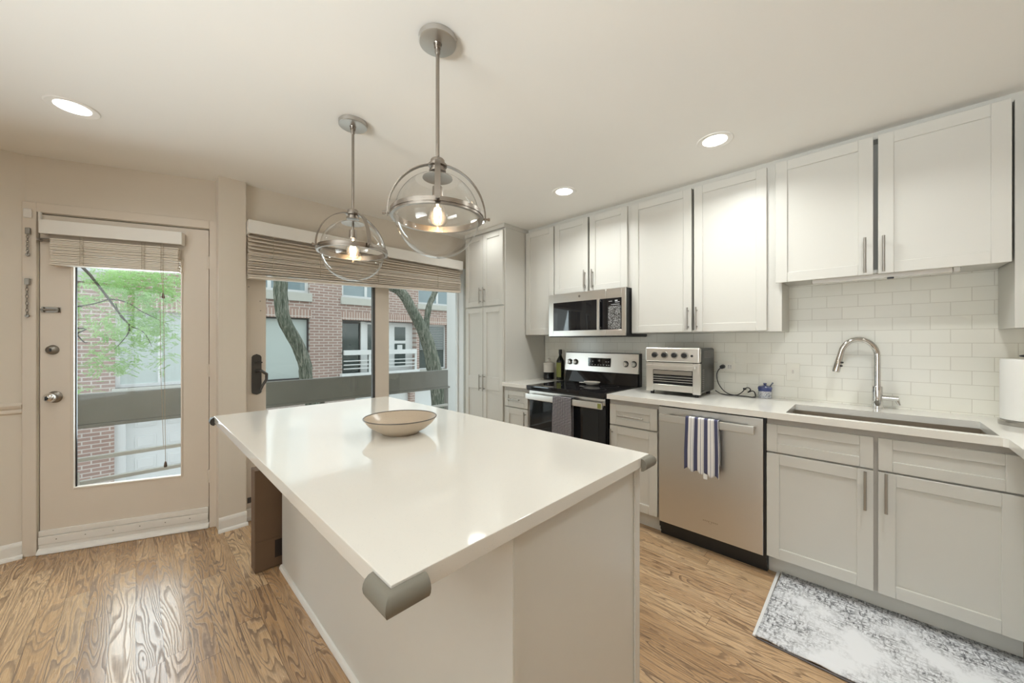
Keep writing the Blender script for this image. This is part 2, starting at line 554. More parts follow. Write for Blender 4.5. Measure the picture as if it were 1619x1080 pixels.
def lathe(bm, prof, c=(0, 0, 0), seg=32, axis='z', close=False):
    """prof: (radius, height) list around an axis through c"""
    def mk(r, h, t):
        a, b = r * math.cos(t), r * math.sin(t)
        if axis == 'z':
            return (c[0] + a, c[1] + b, c[2] + h)
        if axis == 'x':
            return (c[0] + h, c[1] + a, c[2] + b)
        return (c[0] + a, c[1] + h, c[2] + b)
    rings = []
    for r, h in prof:
        if r < 1e-6:
            rings.append([bm.verts.new(mk(0, h, 0))])
        else:
            rings.append([bm.verts.new(mk(r, h, 2 * PI * k / seg)) for k in range(seg)])
    fs = []
    m = len(rings)
    for i in range(m if close else m - 1):
        A, B = rings[i], rings[(i + 1) % m]
        for k in range(seg):
            k2 = (k + 1) % seg
            if len(A) == 1 and len(B) == 1:
                continue
            if len(A) == 1:
                fs.append(bm.faces.new((A[0], B[k], B[k2])))
            elif len(B) == 1:
                fs.append(bm.faces.new((A[k], A[k2], B[0])))
            else:
                fs.append(bm.faces.new((A[k], A[k2], B[k2], B[k])))
    bmesh.ops.recalc_face_normals(bm, faces=fs)
    return bm


def B(*boxes, bev=0.0, seg=1):
    bm = bmesh.new()
    for a, b in boxes:
        box(bm, a, b, bev, seg)
    return bm


def root_of(p):
    while p.parent is not None:
        p = p.parent
    return p


def obj(name, bm, mat, parent=None, local=False, smooth=True, angle=40):
    """link a bmesh as ONE mesh object; vertices are in world space unless local"""
    me = bpy.data.meshes.new(name)
    bm.to_mesh(me)
    bm.free()
    me.materials.append(M[mat] if isinstance(mat, str) else mat)
    if smooth:
        me.polygons.foreach_set('use_smooth', [True] * len(me.polygons))
        me.set_sharp_from_angle(angle=math.radians(angle))
    o = bpy.data.objects.new(name, me)
    C.objects.link(o)
    if smooth and len(me.vertices) < 4000:
        w = o.modifiers.new('flat_faces', 'WEIGHTED_NORMAL')
        w.keep_sharp = True
    if parent is not None:
        o.parent = parent
        if not local:
            r = root_of(parent)
            if r.type == 'EMPTY':
                base = Matrix.LocRotScale(r.location, r.rotation_euler, None)
                if parent is r:
                    o.matrix_parent_inverse = base.inverted()
    return o


def thing(name, label, cat, loc=(0, 0, 0), rotz=0.0, group=None, kind=None):
    o = bpy.data.objects.new(name, None)
    C.objects.link(o)
    o.empty_display_size = 0.05
    o.location = loc
    o.rotation_euler = (0, 0, rotz)
    if kind:
        o['kind'] = kind
    else:
        o['label'] = label
        o['category'] = cat
    if group:
        o['group'] = group
    return o


def tag(o, label, cat, group=None):
    o['label'] = label
    o['category'] = cat
    if group:
        o['group'] = group
    return o


def struct(name, bm, mat, **kw):
    o = obj(name, bm, mat, **kw)
    o['kind'] = 'structure'
    return o


def dup(r, loc, rotz=None, label=None):
    n = r.copy()
    C.objects.link(n)
    n.location = loc
    if rotz is not None:
        n.rotation_euler = (0, 0, rotz)
    if label:
        n['label'] = label

    def rec(src, dst):
        for ch in list(src.children):
            c = ch.copy()
            C.objects.link(c)
            c.parent = dst
            rec(ch, c)
    rec(r, n)
    return n


# ------------------------------------------------------------------ the room
H = 2.43
XL, YB = -3.2, -3.2            # far walls of the room, behind and left of the camera
XW = 3.06                      # wall behind the cabinets
YS = 3.21                      # inner face of the wall over the sliding door
YL = 3.655                     # inner face of the wall left of the glass door
struct('floor', B(((XL - .2, YB - .2, -0.12), (XW + .2, 4.0, 0.0))), 'floor')
struct('ceiling', B(((XL - .2, YB - .2, H), (XW + .2, 3.95, H + 0.15))), 'ceil')
struct('wall_right', B(((XW, YB - .15, 0), (XW + .15, YS + .15, H))), 'paint')
struct('wall_backsplash', B(((XW - .01, -1.3, 0.86), (XW, 2.47, 1.80))), 'tile')
struct('wall_left', B(((XL - .15, YL, 0), (-0.464, YL + .15, H))), 'paint')
struct('wall_side', B(((XL - .15, YB - .15, 0), (XL, -0.9, H)), ((XL - .15, 1.5, 0), (XL, YL, H)),
                      ((XL - .15, -0.9, 0), (XL, 1.5, 0.45)), ((XL - .15, -0.9, 2.15), (XL, 1.5, H))), 'paint')
struct('wall_back', B(((XL, YB - .15, 0), (XW, YB, H))), 'paint')
struct('added_side_window', B(((XL - .10, -0.9, 0.45), (XL - .03, -0.84, 2.15)), ((XL - .10, 1.44, 0.45), (XL - .03, 1.5, 2.15)),
                     ((XL - .10, -0.84, 0.45), (XL - .03, 1.44, 0.51)), ((XL - .10, -0.84, 2.09), (XL - .03, 1.44, 2.15)),
                     ((XL - .09, 0.27, 0.51), (XL - .04, 0.33, 2.09))), 'white_trim')  # unseen window, added to let fill light into the room
struct('added_side_panes', B(((XL - .068, -0.84, 0.51), (XL - .064, 0.27, 2.09)), ((XL - .068, 0.33, 0.51), (XL - .064, 1.44, 2.09))), 'glass')  # panes of the added side window
# angled wall with the glass door; local X runs along it, local Y points outdoors
DP = Vector((-0.411, 3.631, 0))
DA = math.atan2(3.313 - 3.631, 0.356 + 0.411)
DM = Matrix.LocRotScale(DP, Matrix.Rotation(DA, 3, 'Z').to_euler(), None)


def at_door(o):
    o.matrix_world = DM
    return o


def struct_d(name, bm, mat):
    o = struct(name, bm, mat)
    o.location = DP
    o.rotation_euler = (0, 0, DA)
    return o


DW = 0.832
struct_d('wall_door', B(((-0.063, 0, 0), (-0.004, 0.15, H)), ((DW + 0.004, 0, 0), (0.945, 0.15, H)),
                        ((-0.004, 0, 2.085), (DW + 0.004, 0.15, H))), 'paint')
struct_d('trim_1', B(((-0.066, -0.016, 0), (-0.006, 0.0, 2.145)), ((DW + 0.006, -0.016, 0), (DW + 0.058, 0.0, 2.145)),
                     ((-0.006, -0.016, 2.088), (DW + 0.006, 0.0, 2.145)),
                     ((-0.004, 0.046, 0), (0.012, 0.07, 2.085)), ((DW - 0.012, 0.046, 0), (DW + 0.004, 0.07, 2.085)),
                     bev=0.002), 'trim')
struct('wall_corner', B(((0.392, 3.168, 0), (0.545, YS + .16, H))), 'paint')
struct('wall_window', B(((0.545, YS, 2.11), (2.56, YS + .15, H)), ((2.56, YS, 0), (XW, YS + .15, H))), 'paint')


def skirting(name, x0, x1, y, ends=True):
    bm = bmesh.new()
    box(bm, (x0, y - 0.013, 0), (x1, y, 0.075), 0.002)
    prism(bm, [(y - 0.013, 0.075), (y - 0.010, 0.09), (y - 0.003, 0.096), (y, 0.096), (y, 0.075)], 'x', x0, x1)
    prism(bm, [(y - 0.030, 0), (y - 0.029, 0.010), (y - 0.022, 0.018), (y - 0.013, 0.021), (y - 0.013, 0)], 'x', x0 - 0.004, x1 + 0.004)
    return struct(name, bm, 'white_trim')


skirting('baseboard_left', XL, -0.478, YL)
skirting('baseboard_corner', 0.392, 0.55, 3.168)
bm = bmesh.new()
prism(bm, [(YL, .864), (YL - .006, .866), (YL - .012, .872), (YL - .013, .886), (YL - .009, .893), (YL - .02, .903), (YL - .022, .917), (YL - .012, .925), (YL - .004, .932), (YL, .932)], 'x', XL, -0.478)
struct('trim_2', bm, 'trim')
# crown strip over the wall cabinets and the pantry
struct('trim_3', B(((2.785, -1.0, 2.392), (XW - .012, 2.476, H)), bev=0.0), 'cab')


# ------------------------------------------------------------------ glass door (local to the door plane)
door = thing('door_1', '', '', DP, DA, kind='structure')


def dobj(name, bm, mat, parent=None, **kw):
    return obj(name, bm, mat, parent or door, local=True, **kw)


GX0, GX1, GZ0, GZ1 = 0.138, 0.688, 0.372, 1.86
dobj('door_panel', B(((0.002, 0, 0.012), (GX0, 0.045, 2.078)), ((GX1, 0, 0.012), (DW - 0.002, 0.045, 2.078)),
                     ((GX0, 0, 0.012), (GX1, 0.045, GZ0)), ((GX0, 0, GZ1), (GX1, 0.045, 2.078))), 'trim')
dobj('glazing_bead', B(((GX0, -0.006, GZ0), (GX0 + 0.014, 0.03, GZ1)), ((GX1 - 0.010, -0.006, GZ0), (GX1, 0.03, GZ1)),
                       ((GX0 + 0.014, -0.006, GZ0), (GX1 - 0.010, 0.03, GZ0 + 0.012)), ((GX0 + 0.014, -0.006, GZ1 - 0.012), (GX1 - 0.010, 0.03, GZ1)), bev=0.002), 'trim')
dobj('glass', B(((GX0 + 0.012, 0.020, GZ0 + 0.01), (GX1 - 0.008, 0.024, GZ1 - 0.01))), 'glass')
dobj('gasket', B(((GX0 + 0.014, 0.012, GZ0 + 0.012), (GX0 + 0.019, 0.02, GZ1 - 0.012))), 'black')
bm = bmesh.new()
box(bm, (0.0, -0.010, 0.108), (DW - 0.002, -0.0005, 0.142), 0.002)
box(bm, (0.0, -0.014, 0.058), (DW - 0.002, -0.0005, 0.106), 0.002)
box(bm, (0.0, -0.009, 0.034), (DW - 0.002, -0.0005, 0.056), 0.002)
prism(bm, [(-0.0005, 0.003), (-0.030, 0.003), (-0.030, 0.012), (-0.022, 0.026), (-0.008, 0.034), (-0.0005, 0.034)], 'x', 0.0, DW + 0.004)
dobj('weather_strip', bm, 'white_trim')
bm = bmesh.new()
for k in range(6):
    cyl(bm, (0.08 + k * 0.13, -0.0155, 0.082 + 0.002 * (k % 2)), (0.08 + k * 0.13, -0.0135, 0.082 + 0.002 * (k % 2)), 0.0035, 8)
dobj('screws', bm, 'hard')
kx, kz = 0.066, 0.957
bm = bmesh.new()
lathe(bm, [(0.0, -0.012), (0.020, -0.012), (0.031, -0.008), (0.036, -0.001)], (kx, 0, kz), 28, 'y')
rose = dobj('rosette', bm, 'hard')
bm = bmesh.new()
lathe(bm, [(0.0, -0.068), (0.008, -0.068), (0.011, -0.064), (0.022, -0.058), (0.029, -0.046), (0.027, -0.034), (0.016, -0.026), (0.012, -0.012)], (kx, 0, kz), 28, 'y')
knob = dobj('knob', bm, 'chrome')
dobj('thumb_turn', B(((kx - 0.004, -0.078, kz - 0.012), (kx + 0.004, -0.067, kz + 0.012)), bev=0.002), 'black')
bm = bmesh.new()
lathe(bm, [(0.0, -0.020), (0.018, -0.020), (0.026, -0.014), (0.030, -0.001)], (0.057, 0, 1.248), 24, 'y')
dead = dobj('deadbolt', bm, 'hard')
dobj('keyhole', B(((0.052, -0.024, 1.238), (0.062, -0.019, 1.258)), bev=0.002), 'black')
bm = bmesh.new()
box(bm, (0.008, -0.004, 1.478), (0.094, -0.0005, 1.512), 0.002)
cyl(bm, (0.012, -0.012, 1.495), (0.090, -0.012, 1.495), 0.007, 10)
box(bm, (0.014, -0.016, 1.481), (0.024, -0.003, 1.509), 0.002)
box(bm, (0.078, -0.016, 1.481), (0.088, -0.003, 1.509), 0.002)
dobj('slide_bolt', bm, 'hard')
for hz in (1.85, 1.097, 0.36):
    bm = bmesh.new()
    cyl(bm, (DW + 0.002, -0.010, hz - 0.045), (DW + 0.002, -0.010, hz + 0.045), 0.007, 10)
    box(bm, (DW - 0.014, -0.004, hz - 0.044), (DW + 0.012, 0.002, hz + 0.044), 0.001)
    dobj('hinge', bm, 'trim')
bm = bmesh.new()
box(bm, (-0.020, -0.030, 2.045), (-0.055, -0.016, 2.10), 0.004)
dobj('contact_sensor', bm, 'white_trim')
dobj('sensor_magnet', B(((0.001, -0.018, 2.03), (0.013, -0.0005, 2.09)), bev=0.003), 'white_trim')


def chain(zt, zb, x, label):
    r = thing('door_chain', label, 'chain', DP + Matrix.Rotation(DA, 3, 'Z') @ Vector((x, -0.017, zb)), DA, group='door chains on the left casing')
    L = zt - zb
    obj('bracket', B(((-0.011, -0.014, L - 0.04), (0.011, 0.0, L)), bev=0.003), 'hard', r, local=True)
    bm = bmesh.new()
    n = 9
    zz = L - 0.035
    step = (L - 0.045) / n
    for k in range(n):
        pts = []
        for j in range(12):
            t = 2 * PI * j / 12
            a, b = 0.0055 * math.cos(t), (step * 0.62) * math.sin(t)
            pts.append((a if k % 2 else 0.0, -0.010 + (0 if k % 2 else a), zz - step * (k + 0.5) + b))
        tube(bm, pts, 0.0018, 6, closed=True)
    obj('links', bm, 'hard', r, local=True)
    bm = bmesh.new()
    cyl(bm, (0, -0.013, 0.008), (0, -0.006, 0.008), 0.009, 12)
    obj('end_button', bm, 'hard', r, local=True)


chain(1.985, 1.815, -0.036, 'upper door chain hanging short and thick on the left casing of the glass door')
chain(1.68, 1.446, -0.038, 'lower door chain hanging long and loose on the casing above the chair rail')

# blind on the glass door
r = thing('door_blind', 'short white wooden blind pulled up over the glass door under a white valance', 'blind', DP + Vector((0, 0, 1.77)), DA)
db = Vector((0, 0, -1.77))


def bobj(name, bm, mat, parent=None):
    bm.transform(Matrix.Translation(db))
    return obj(name, bm, mat, parent or r, local=True)


bobj('valance', B(((0.028, -0.062, 1.952), (0.702, -0.046, 2.036)), ((0.028, -0.046, 1.952), (0.040, -0.003, 2.036)), ((0.690, -0.046, 1.952), (0.702, -0.003, 2.036)), bev=0.002), 'white_trim')
bobj('headrail', B(((0.045, -0.044, 1.962), (0.688, -0.004, 2.02))), 'white_trim')
bm = bmesh.new()
for k in range(15):
    zz = 1.928 - k * 0.0103
    tw = random.uniform(-0.004, 0.004)
    dz = random.uniform(-0.0012, 0.0012)
    box(bm, (0.072, -0.053 + tw, zz - 0.0078 + dz), (0.680, -0.006 + tw, zz + dz), 0.0012)
box(bm, (0.070, -0.058, 1.766), (0.684, -0.006, 1.7735), 0.001)
bobj('slats', bm, 'slat')
for cx in (0.215, 0.505):
    bm = bmesh.new()
    for k in range(15):
        zz = 1.930 - k * 0.0103
        w_ = random.uniform(0.007, 0.011)
        tube(bm, [(cx - w_, -0.0575, zz), (cx + w_, -0.0585, zz - 0.005)], 0.0011, 5)
    tube(bm, [(cx - 0.008, -0.058, 1.945), (cx - 0.008, -0.0595, 1.77)], 0.001, 5)
    tube(bm, [(cx + 0.008, -0.058, 1.945), (cx + 0.008, -0.0595, 1.77)], 0.001, 5)
    bobj('ladder_cord', bm, 'cord')
bm = bmesh.new()
cyl(bm, (0.010, -0.03, 1.925), (0.072, -0.03, 1.925), 0.004, 8)
cyl(bm, (0.010, -0.03, 1.913), (0.072, -0.03, 1.913), 0.004, 8)
cyl(bm, (0.010, -0.03, 1.919), (0.010, -0.001, 1.919), 0.008, 8)
bobj('hold_down_rod', bm, 'hard')
for cx, zb in ((0.594, 1.62), (0.606, 0.50)):
    bm = bmesh.new()
    tube(bm, [(cx, -0.060, 1.945), (cx, -0.062, 1.78), (cx + 0.004, -0.055, (1.78 + zb) / 2), (cx + 0.008, -0.050, zb)], 0.0014, 6)
    co = bobj('pull_cord', bm, 'cord')
    bm = bmesh.new()
    lathe(bm, [(0.0, 0.0), (0.008, 0.003), (0.009, 0.012), (0.006, 0.03), (0.003, 0.04), (0, 0.041)], (cx + 0.008, -0.050, zb - 0.038), 12)
    bobj('tassel', bm, 'tassel')
bm = bmesh.new()
tube(bm, [(0.590, -0.060, 1.62), (0.592, -0.056, 1.1), (0.604, -0.050, 0.60)], 0.0013, 6)
bobj('pull_cord', bm, 'cord')

# ------------------------------------------------------------------ sliding door with the big blind
sd = thing('door_2', '', '', (0.545, 3.29, 0), kind='structure')
obj('frame', B(((0.545, 3.225, 0.0), (0.562, 3.35, 2.11)), ((0.562, 3.225, 2.05), (2.53, 3.35, 2.11)), ((0.562, 3.225, 0.0), (2.53, 3.35, 0.03)), bev=0.001), 'trim', sd)
obj('jamb', B(((2.53, 3.212, 0.0), (2.56, 3.35, 2.11)), bev=0.001), 'ext_white', sd)
so = obj('sliding_sash', B(((0.563, 3.245, 0.03), (0.682, 3.285, 2.05)), ((1.535, 3.245, 0.03), (1.668, 3.285, 2.05)),
                      ((0.682, 3.245, 0.03), (1.535, 3.285, 0.16)), ((0.682, 3.245, 1.95), (1.535, 3.285, 2.05)), bev=0.001), 'trim', sd)
obj('sash_seal', B(((1.512, 3.250, 0.16), (1.534, 3.28, 1.95))), 'ext_dark', sd)
obj('sash_glass', B(((0.680, 3.262, 0.15), (1.515, 3.266, 1.96))), 'tinted_glass', sd)
obj('fixed_sash', B(((1.60, 3.30, 0.03), (1.662, 3.34, 2.05)), ((2.517, 3.30, 0.03), (2.529, 3.34, 2.05)),
                    ((1.662, 3.30, 0.03), (2.517, 3.34, 0.12)), ((1.662, 3.30, 1.95), (2.517, 3.34, 2.05)), bev=0.001), 'ext_white', sd)
obj('fixed_glass', B(((1.66, 3.318, 0.11), (2.518, 3.322, 1.96))), 'tinted_glass', sd)
obj('threshold', B(((0.548, 3.213, 0.0), (2.528, 3.2245, 0.085)), ((0.548, 3.206, 0.0), (2.528, 3.213, 0.03)), bev=0.002), 'white_trim', sd)
obj('weep_slot', B(((0.566, 3.2425, 0.118), (0.66, 3.2449, 0.158))), 'ext_dark', sd)
bm = bmesh.new()
for side in (0,):
    prism(bm, [(0.592, 0.925), (0.600, 0.915), (0.622, 0.908), (0.644, 0.915), (0.652, 0.925), (0.652, 1.185), (0.644, 1.198), (0.622, 1.207), (0.600, 1.198), (0.592, 1.185)], 'y', 3.236, 3.245)
obj('handle_plate', bm, 'bronze', sd)
bm = bmesh.new()
tube(bm, [(0.622, 3.236, 1.08), (0.622, 3.205, 1.085), (0.640, 3.185, 1.085), (0.672, 3.180, 1.06), (0.672, 3.182, 1.02), (0.650, 3.184, 0.98), (0.638, 3.186, 0.945)],
     [0.010, 0.010, 0.011, 0.011, 0.010, 0.009, 0.006], 12)
obj('door_lever', bm, 'bronze', sd)
bm = bmesh.new()
cyl(bm, (0.622, 3.236, 1.145), (0.622, 3.222, 1.145), 0.010, 12)
box(bm, (0.618, 3.216, 1.140), (0.655, 3.224, 1.150), 0.002)
obj('lock_turn', bm, 'bronze', sd)
bm = bmesh.new()
for (xx, zz) in ((0.645, 1.60), (0.648, 1.53), (0.575, 1.70)):
    cyl(bm, (xx, 3.245, zz), (xx, 3.243, zz), 0.004, 8)
obj('screw_holes', bm, 'hard', sd)

r = thing('window_blind', 'wide beige wooden blind bunched up over the sliding glass door', 'blind', (1.49, 3.12, 1.75))
obj('valance', B(((0.548, 3.098, 2.062), (2.438, 3.114, 2.156)), ((0.548, 3.114, 2.062), (0.562, 3.206, 2.156)), ((2.424, 3.114, 2.062), (2.438, 3.206, 2.156)), bev=0.002), 'white_trim', r)
obj('headrail', B(((0.565, 3.125, 2.085), (2.422, 3.20, 2.15))), 'cab_dark', r)


def slat(bm, zl, zr, t, tilt=0.0, y0=3.118, w=0.05):
    x0, x1 = 0.552, 2.424
    dy, dz = w * math.cos(tilt) / 2, w * math.sin(tilt) / 2
    yc = y0 + w / 2 + random.uniform(-0.002, 0.002)
    ps = []
    for (xx, zz) in ((x0, zl), (x1, zr)):
        ps.append([(xx, yc - dy, zz - dz), (xx, yc + dy, zz + dz), (xx, yc + dy, zz + dz + t), (xx, yc - dy, zz - dz + t)])
    a = [bm.verts.new(p) for p in ps[0]]
    b = [bm.verts.new(p) for p in ps[1]]
    fs = [bm.faces.new(a), bm.faces.new(b[::-1])]
    for i in range(4):
        fs.append(bm.faces.new((a[i], b[i], b[(i + 1) % 4], a[(i + 1) % 4])))
    bmesh.ops.recalc_face_normals(bm, faces=fs)


bm = bmesh.new()
zl, zr = 2.050, 2.054
for k in range(5):
    slat(bm, zl, zr, 0.003, 0.62)
    zl -= 0.027
    zr -= 0.021
n = 17
for k in range(n):
    a = k / (n - 1)
    slat(bm, 1.918 + a * (1.762 - 1.918), 1.945 + a * (1.835 - 1.945), 0.0046, random.uniform(-0.10, 0.16), y0=3.118 + random.uniform(-0.005, 0.005))
obj('slats', bm, 'slat2', r)
bm = bmesh.new()
slat(bm, 1.746, 1.822, 0.012, 0.0)
obj('bottom_rail', bm, 'slat2', r)
for cx in (0.70, 1.02, 1.50, 2.13):
    bm = bmesh.new()
    tube(bm, [(cx, 3.112, 2.07), (cx, 3.110, 1.80 + 0.03 * (cx - 0.7))], 0.0018, 6)
    obj('lift_cord', bm, 'cord', r)


# ------------------------------------------------------------------ cabinets
def shaker(bm, X, y0, y1, z0, z1, rail=0.058, th=0.020, rec=0.009, mids=()):
    """door or drawer front in the plane x = X, facing -x"""
    e = 0.002
    box(bm, (X, y0, z0), (X + th, y0 + rail, z1), e)
    box(bm, (X, y1 - rail, z0), (X + th, y1, z1), e)
    zs = [z0] + [m for m in mids] + [z1]
    box(bm, (X, y0 + rail, z0), (X + th, y1 - rail, z0 + rail), e)
    box(bm, (X, y0 + rail, z1 - rail), (X + th, y1 - rail, z1), e)
    for (a, b) in mids:
        box(bm, (X, y0 + rail, a), (X + th, y1 - rail, b), e)
    box(bm, (X + rec, y0 + rail - 0.004, z0 + rail - 0.004), (X + th - 0.002, y1 - rail + 0.004, z1 - rail + 0.004))
    return bm


def pull(parent, X, p, q, off=0.030, r=0.0055):
    """bar pull between p and q = (y, z) standing off the plane x = X"""
    bm = bmesh.new()
    (ya, za), (yb, zb) = p, q
    cyl(bm, (X - off, ya, za), (X - off, yb, zb), r, 12)
    for t in (0.14, 0.86):
        yy, zz = ya + (yb - ya) * t, za + (zb - za) * t
        cyl(bm, (X - off, yy, zz), (X, yy, zz), r * 0.75, 10)
    return obj('handle', bm, 'handle', parent)


def front(root, name, X, y0, y1, z0, z1, handle=None, **kw):
    bm = bmesh.new()
    shaker(bm, X, y0, y1, z0, z1, **kw)
    d = obj(name, bm, 'cab', root)
    if handle:
        pull(d, X, *handle)
    return d


FX = 2.442      # face of base doors
CT = 0.880      # underside of the worktop


def base_cab(label, y0, y1):
    r = thing('base_cabinet', label, 'cabinet', (2.75, (y0 + y1) / 2, 0), group='base cabinets under the worktop')
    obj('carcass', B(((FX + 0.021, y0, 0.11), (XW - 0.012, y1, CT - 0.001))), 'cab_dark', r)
    obj('toe_kick', B(((2.515, y0, 0.0), (XW - 0.012, y1, 0.1095))), 'cab', r)
    return r


r = base_cab('narrow grey base cabinet between the tall pantry and the stove', 2.172, 2.476)
front(r, 'drawer', FX, 2.178, 2.470, 0.694, 0.843, ((2.262, 0.765), (2.405, 0.765)), rail=0.045)
front(r, 'door', FX, 2.178, 2.470, 0.116, 0.685, ((2.20, 0.50), (2.20, 0.665)))
r = base_cab('grey base cabinet with one drawer between the stove and the dishwasher', 1.008, 1.374)
front(r, 'drawer', FX, 1.013, 1.366, 0.694, 0.843, ((1.100, 0.766), (1.290, 0.766)), rail=0.050)
front(r, 'door', FX, 1.013, 1.366, 0.116, 0.685, ((1.345, 0.50), (1.345, 0.662)))
r = thing('base_cabinet', 'wide two door grey sink cabinet standing beside the white patterned rug', 'cabinet', (2.75, -0.02, 0), group='base cabinets under the worktop')
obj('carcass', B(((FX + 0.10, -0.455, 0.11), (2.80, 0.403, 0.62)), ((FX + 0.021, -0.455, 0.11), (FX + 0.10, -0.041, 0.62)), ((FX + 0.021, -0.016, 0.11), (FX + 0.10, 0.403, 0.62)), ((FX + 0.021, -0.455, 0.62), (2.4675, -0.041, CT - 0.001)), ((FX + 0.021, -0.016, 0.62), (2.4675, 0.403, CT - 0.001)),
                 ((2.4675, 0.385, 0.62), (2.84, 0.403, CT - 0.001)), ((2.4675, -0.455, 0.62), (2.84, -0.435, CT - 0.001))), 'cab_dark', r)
obj('toe_kick', B(((2.515, -0.455, 0.0), (XW - 0.012, 0.403, 0.1095))), 'cab', r)
obj('centre_stile', B(((2.4635, -0.041, 0.62), (2.4675, -0.016, CT - 0.001)), ((2.4635, -0.041, 0.11), (2.49, -0.016, 0.619))), 'cab_dark', r)  # strip behind the gap between fronts, in the tone darkened for shade
front(r, 'false_drawer', FX, -0.021, 0.402, 0.694, 0.845, rail=0.048)
front(r, 'false_drawer', FX, -0.448, -0.036, 0.694, 0.845, rail=0.048)
front(r, 'door', FX, -0.021, 0.402, 0.112, 0.685, ((0.008, 0.498), (0.008, 0.682)))
front(r, 'door', FX, -0.448, -0.036, 0.112, 0.685, ((-0.062, 0.503), (-0.062, 0.688)))
r = thing('base_cabinet', 'grey corner base cabinet under the worktop turning right past the sink', 'cabinet', (2.2, -0.75, 0), group='base cabinets under the worktop')
obj('carcass', B(((1.62, -1.03, 0.11), (XW - 0.012, -0.4565, CT - 0.001))), 'cab', r)
obj('toe_kick', B(((1.62, -1.03, 0.0), (2.95, -0.53, 0.1095))), 'cab', r)

r = thing('pantry_cabinet', 'tall grey pantry cupboard reaching the ceiling beside the sliding glass door', 'cupboard', (2.75, 2.77, 0))
obj('carcass', B(((FX + 0.021, 2.480, 0.11), (XW - 0.002, 3.068, 2.392)), bev=0.001), 'cab', r)
obj('toe_kick', B(((2.515, 2.480, 0), (XW - 0.002, 3.068, 0.1095))), 'cab', r)
obj('crown', B(((FX - 0.004, 2.474, 2.392), (XW - 0.002, 3.072, H - 0.001)), bev=0.002), 'cab', r)
obj('filler_strip', B(((2.57, 3.0685, 0.0), (2.62, YS - 0.001, H - 0.002))), 'cab', r)
hy1, hy2 = 2.813, 2.757
front(r, 'door', FX, 2.498, 2.783, 1.656, 2.376, ((hy2, 1.683), (hy2, 1.843)), rail=0.05)
front(r, 'door', FX, 2.787, 3.062, 1.656, 2.376, ((hy1, 1.683), (hy1, 1.843)), rail=0.05)
front(r, 'door', FX, 2.498, 2.783, 0.116, 1.640, ((hy2, 0.803), (hy2, 0.970)), rail=0.05, mids=((0.818, 0.948),))
front(r, 'door', FX, 2.787, 3.062, 0.116, 1.640, ((hy1, 0.805), (hy1, 0.968)), rail=0.05, mids=((0.818, 0.948),))

UX = 2.738


def wall_cab(label, y0, y1, z0, slot=None):
    r = thing('wall_cabinet', label, 'cabinet', (2.9, (y0 + y1) / 2, z0), group='wall cabinets along the kitchen')
    bs = [((UX + 0.021, y0, z0), (XW - 0.012, y1, 2.3915))]
    if slot:        # the doors meet over an open slot, so the gap between them is deep
        bs = [((UX + 0.021, y0, z0), (XW - 0.012, slot[0], 2.3915)), ((UX + 0.021, slot[1], z0), (XW - 0.012, y1, 2.3915)),
              ((UX + 0.12, slot[0], z0), (XW - 0.012, slot[1], 2.3915)), ((UX + 0.021, slot[0], z0), (UX + 0.12, slot[1], z0 + 0.018))]
    obj('carcass', B(*bs), 'cab', r)
    return r


r = wall_cab('narrow single door wall cabinet between the pantry and the microwave', 2.114, 2.474, 1.363)
front(r, 'door', UX, 2.120, 2.470, 1.366, 2.386, rail=0.056)
pull(r, UX, (2.138, 1.39), (2.138, 1.545))
r = wall_cab('short two door wall cabinet directly above the microwave', 1.349, 2.1125, 1.728, (1.722, 1.750))
front(r, 'door', UX, 1.745, 2.106, 1.732, 2.386, ((1.768, 1.757), (1.768, 1.922)), rail=0.056)
front(r, 'door', UX, 1.378, 1.727, 1.732, 2.386, ((1.690, 1.755), (1.690, 1.918)), rail=0.056)
r = wall_cab('tall two door wall cabinet above the toaster oven', 0.376, 1.3475, 1.363, (0.871, 0.898))
front(r, 'door', UX, 0.893, 1.340, 1.368, 2.386, ((0.913, 1.384), (0.913, 1.540)), rail=0.056)
front(r, 'door', UX, 0.450, 0.876, 1.368, 2.386, ((0.856, 1.384), (0.856, 1.540)), rail=0.056)
r = wall_cab('short wide two door wall cabinet above the sink and tap', -0.468, 0.3745, 1.666, (-0.045, -0.017))
front(r, 'door', UX - 0.02, -0.022, 0.402, 1.656, 2.386, ((0.010, 1.664), (0.010, 1.850)), rail=0.058)
front(r, 'door', UX - 0.02, -0.462, -0.040, 1.656, 2.386, ((-0.060, 1.662), (-0.060, 1.848)), rail=0.058)
r = wall_cab('wall cabinet at the right picture edge above the paper towels', -1.0, -0.476, 1.362)
front(r, 'door', UX, -0.99, -0.505, 1.368, 2.386, rail=0.056)
r = thing('under_cabinet_light', 'slim white light bar mounted under the cabinet above the sink', 'light', (2.80, -0.03, 1.64))
bm = bmesh.new()
box(bm, (2.782, -0.30, 1.641), (2.832, 0.235, 1.6655), 0.004, 2)
obj('housing', bm, 'ceramic', r)
obj('end_cap', B(((2.780, -0.325, 1.640), (2.834, -0.301, 1.6655)), bev=0.004), 'white_trim', r)
obj('switch', B(((2.776, -0.10, 1.633), (2.80, -0.075, 1.6405)), bev=0.001), 'black', r)

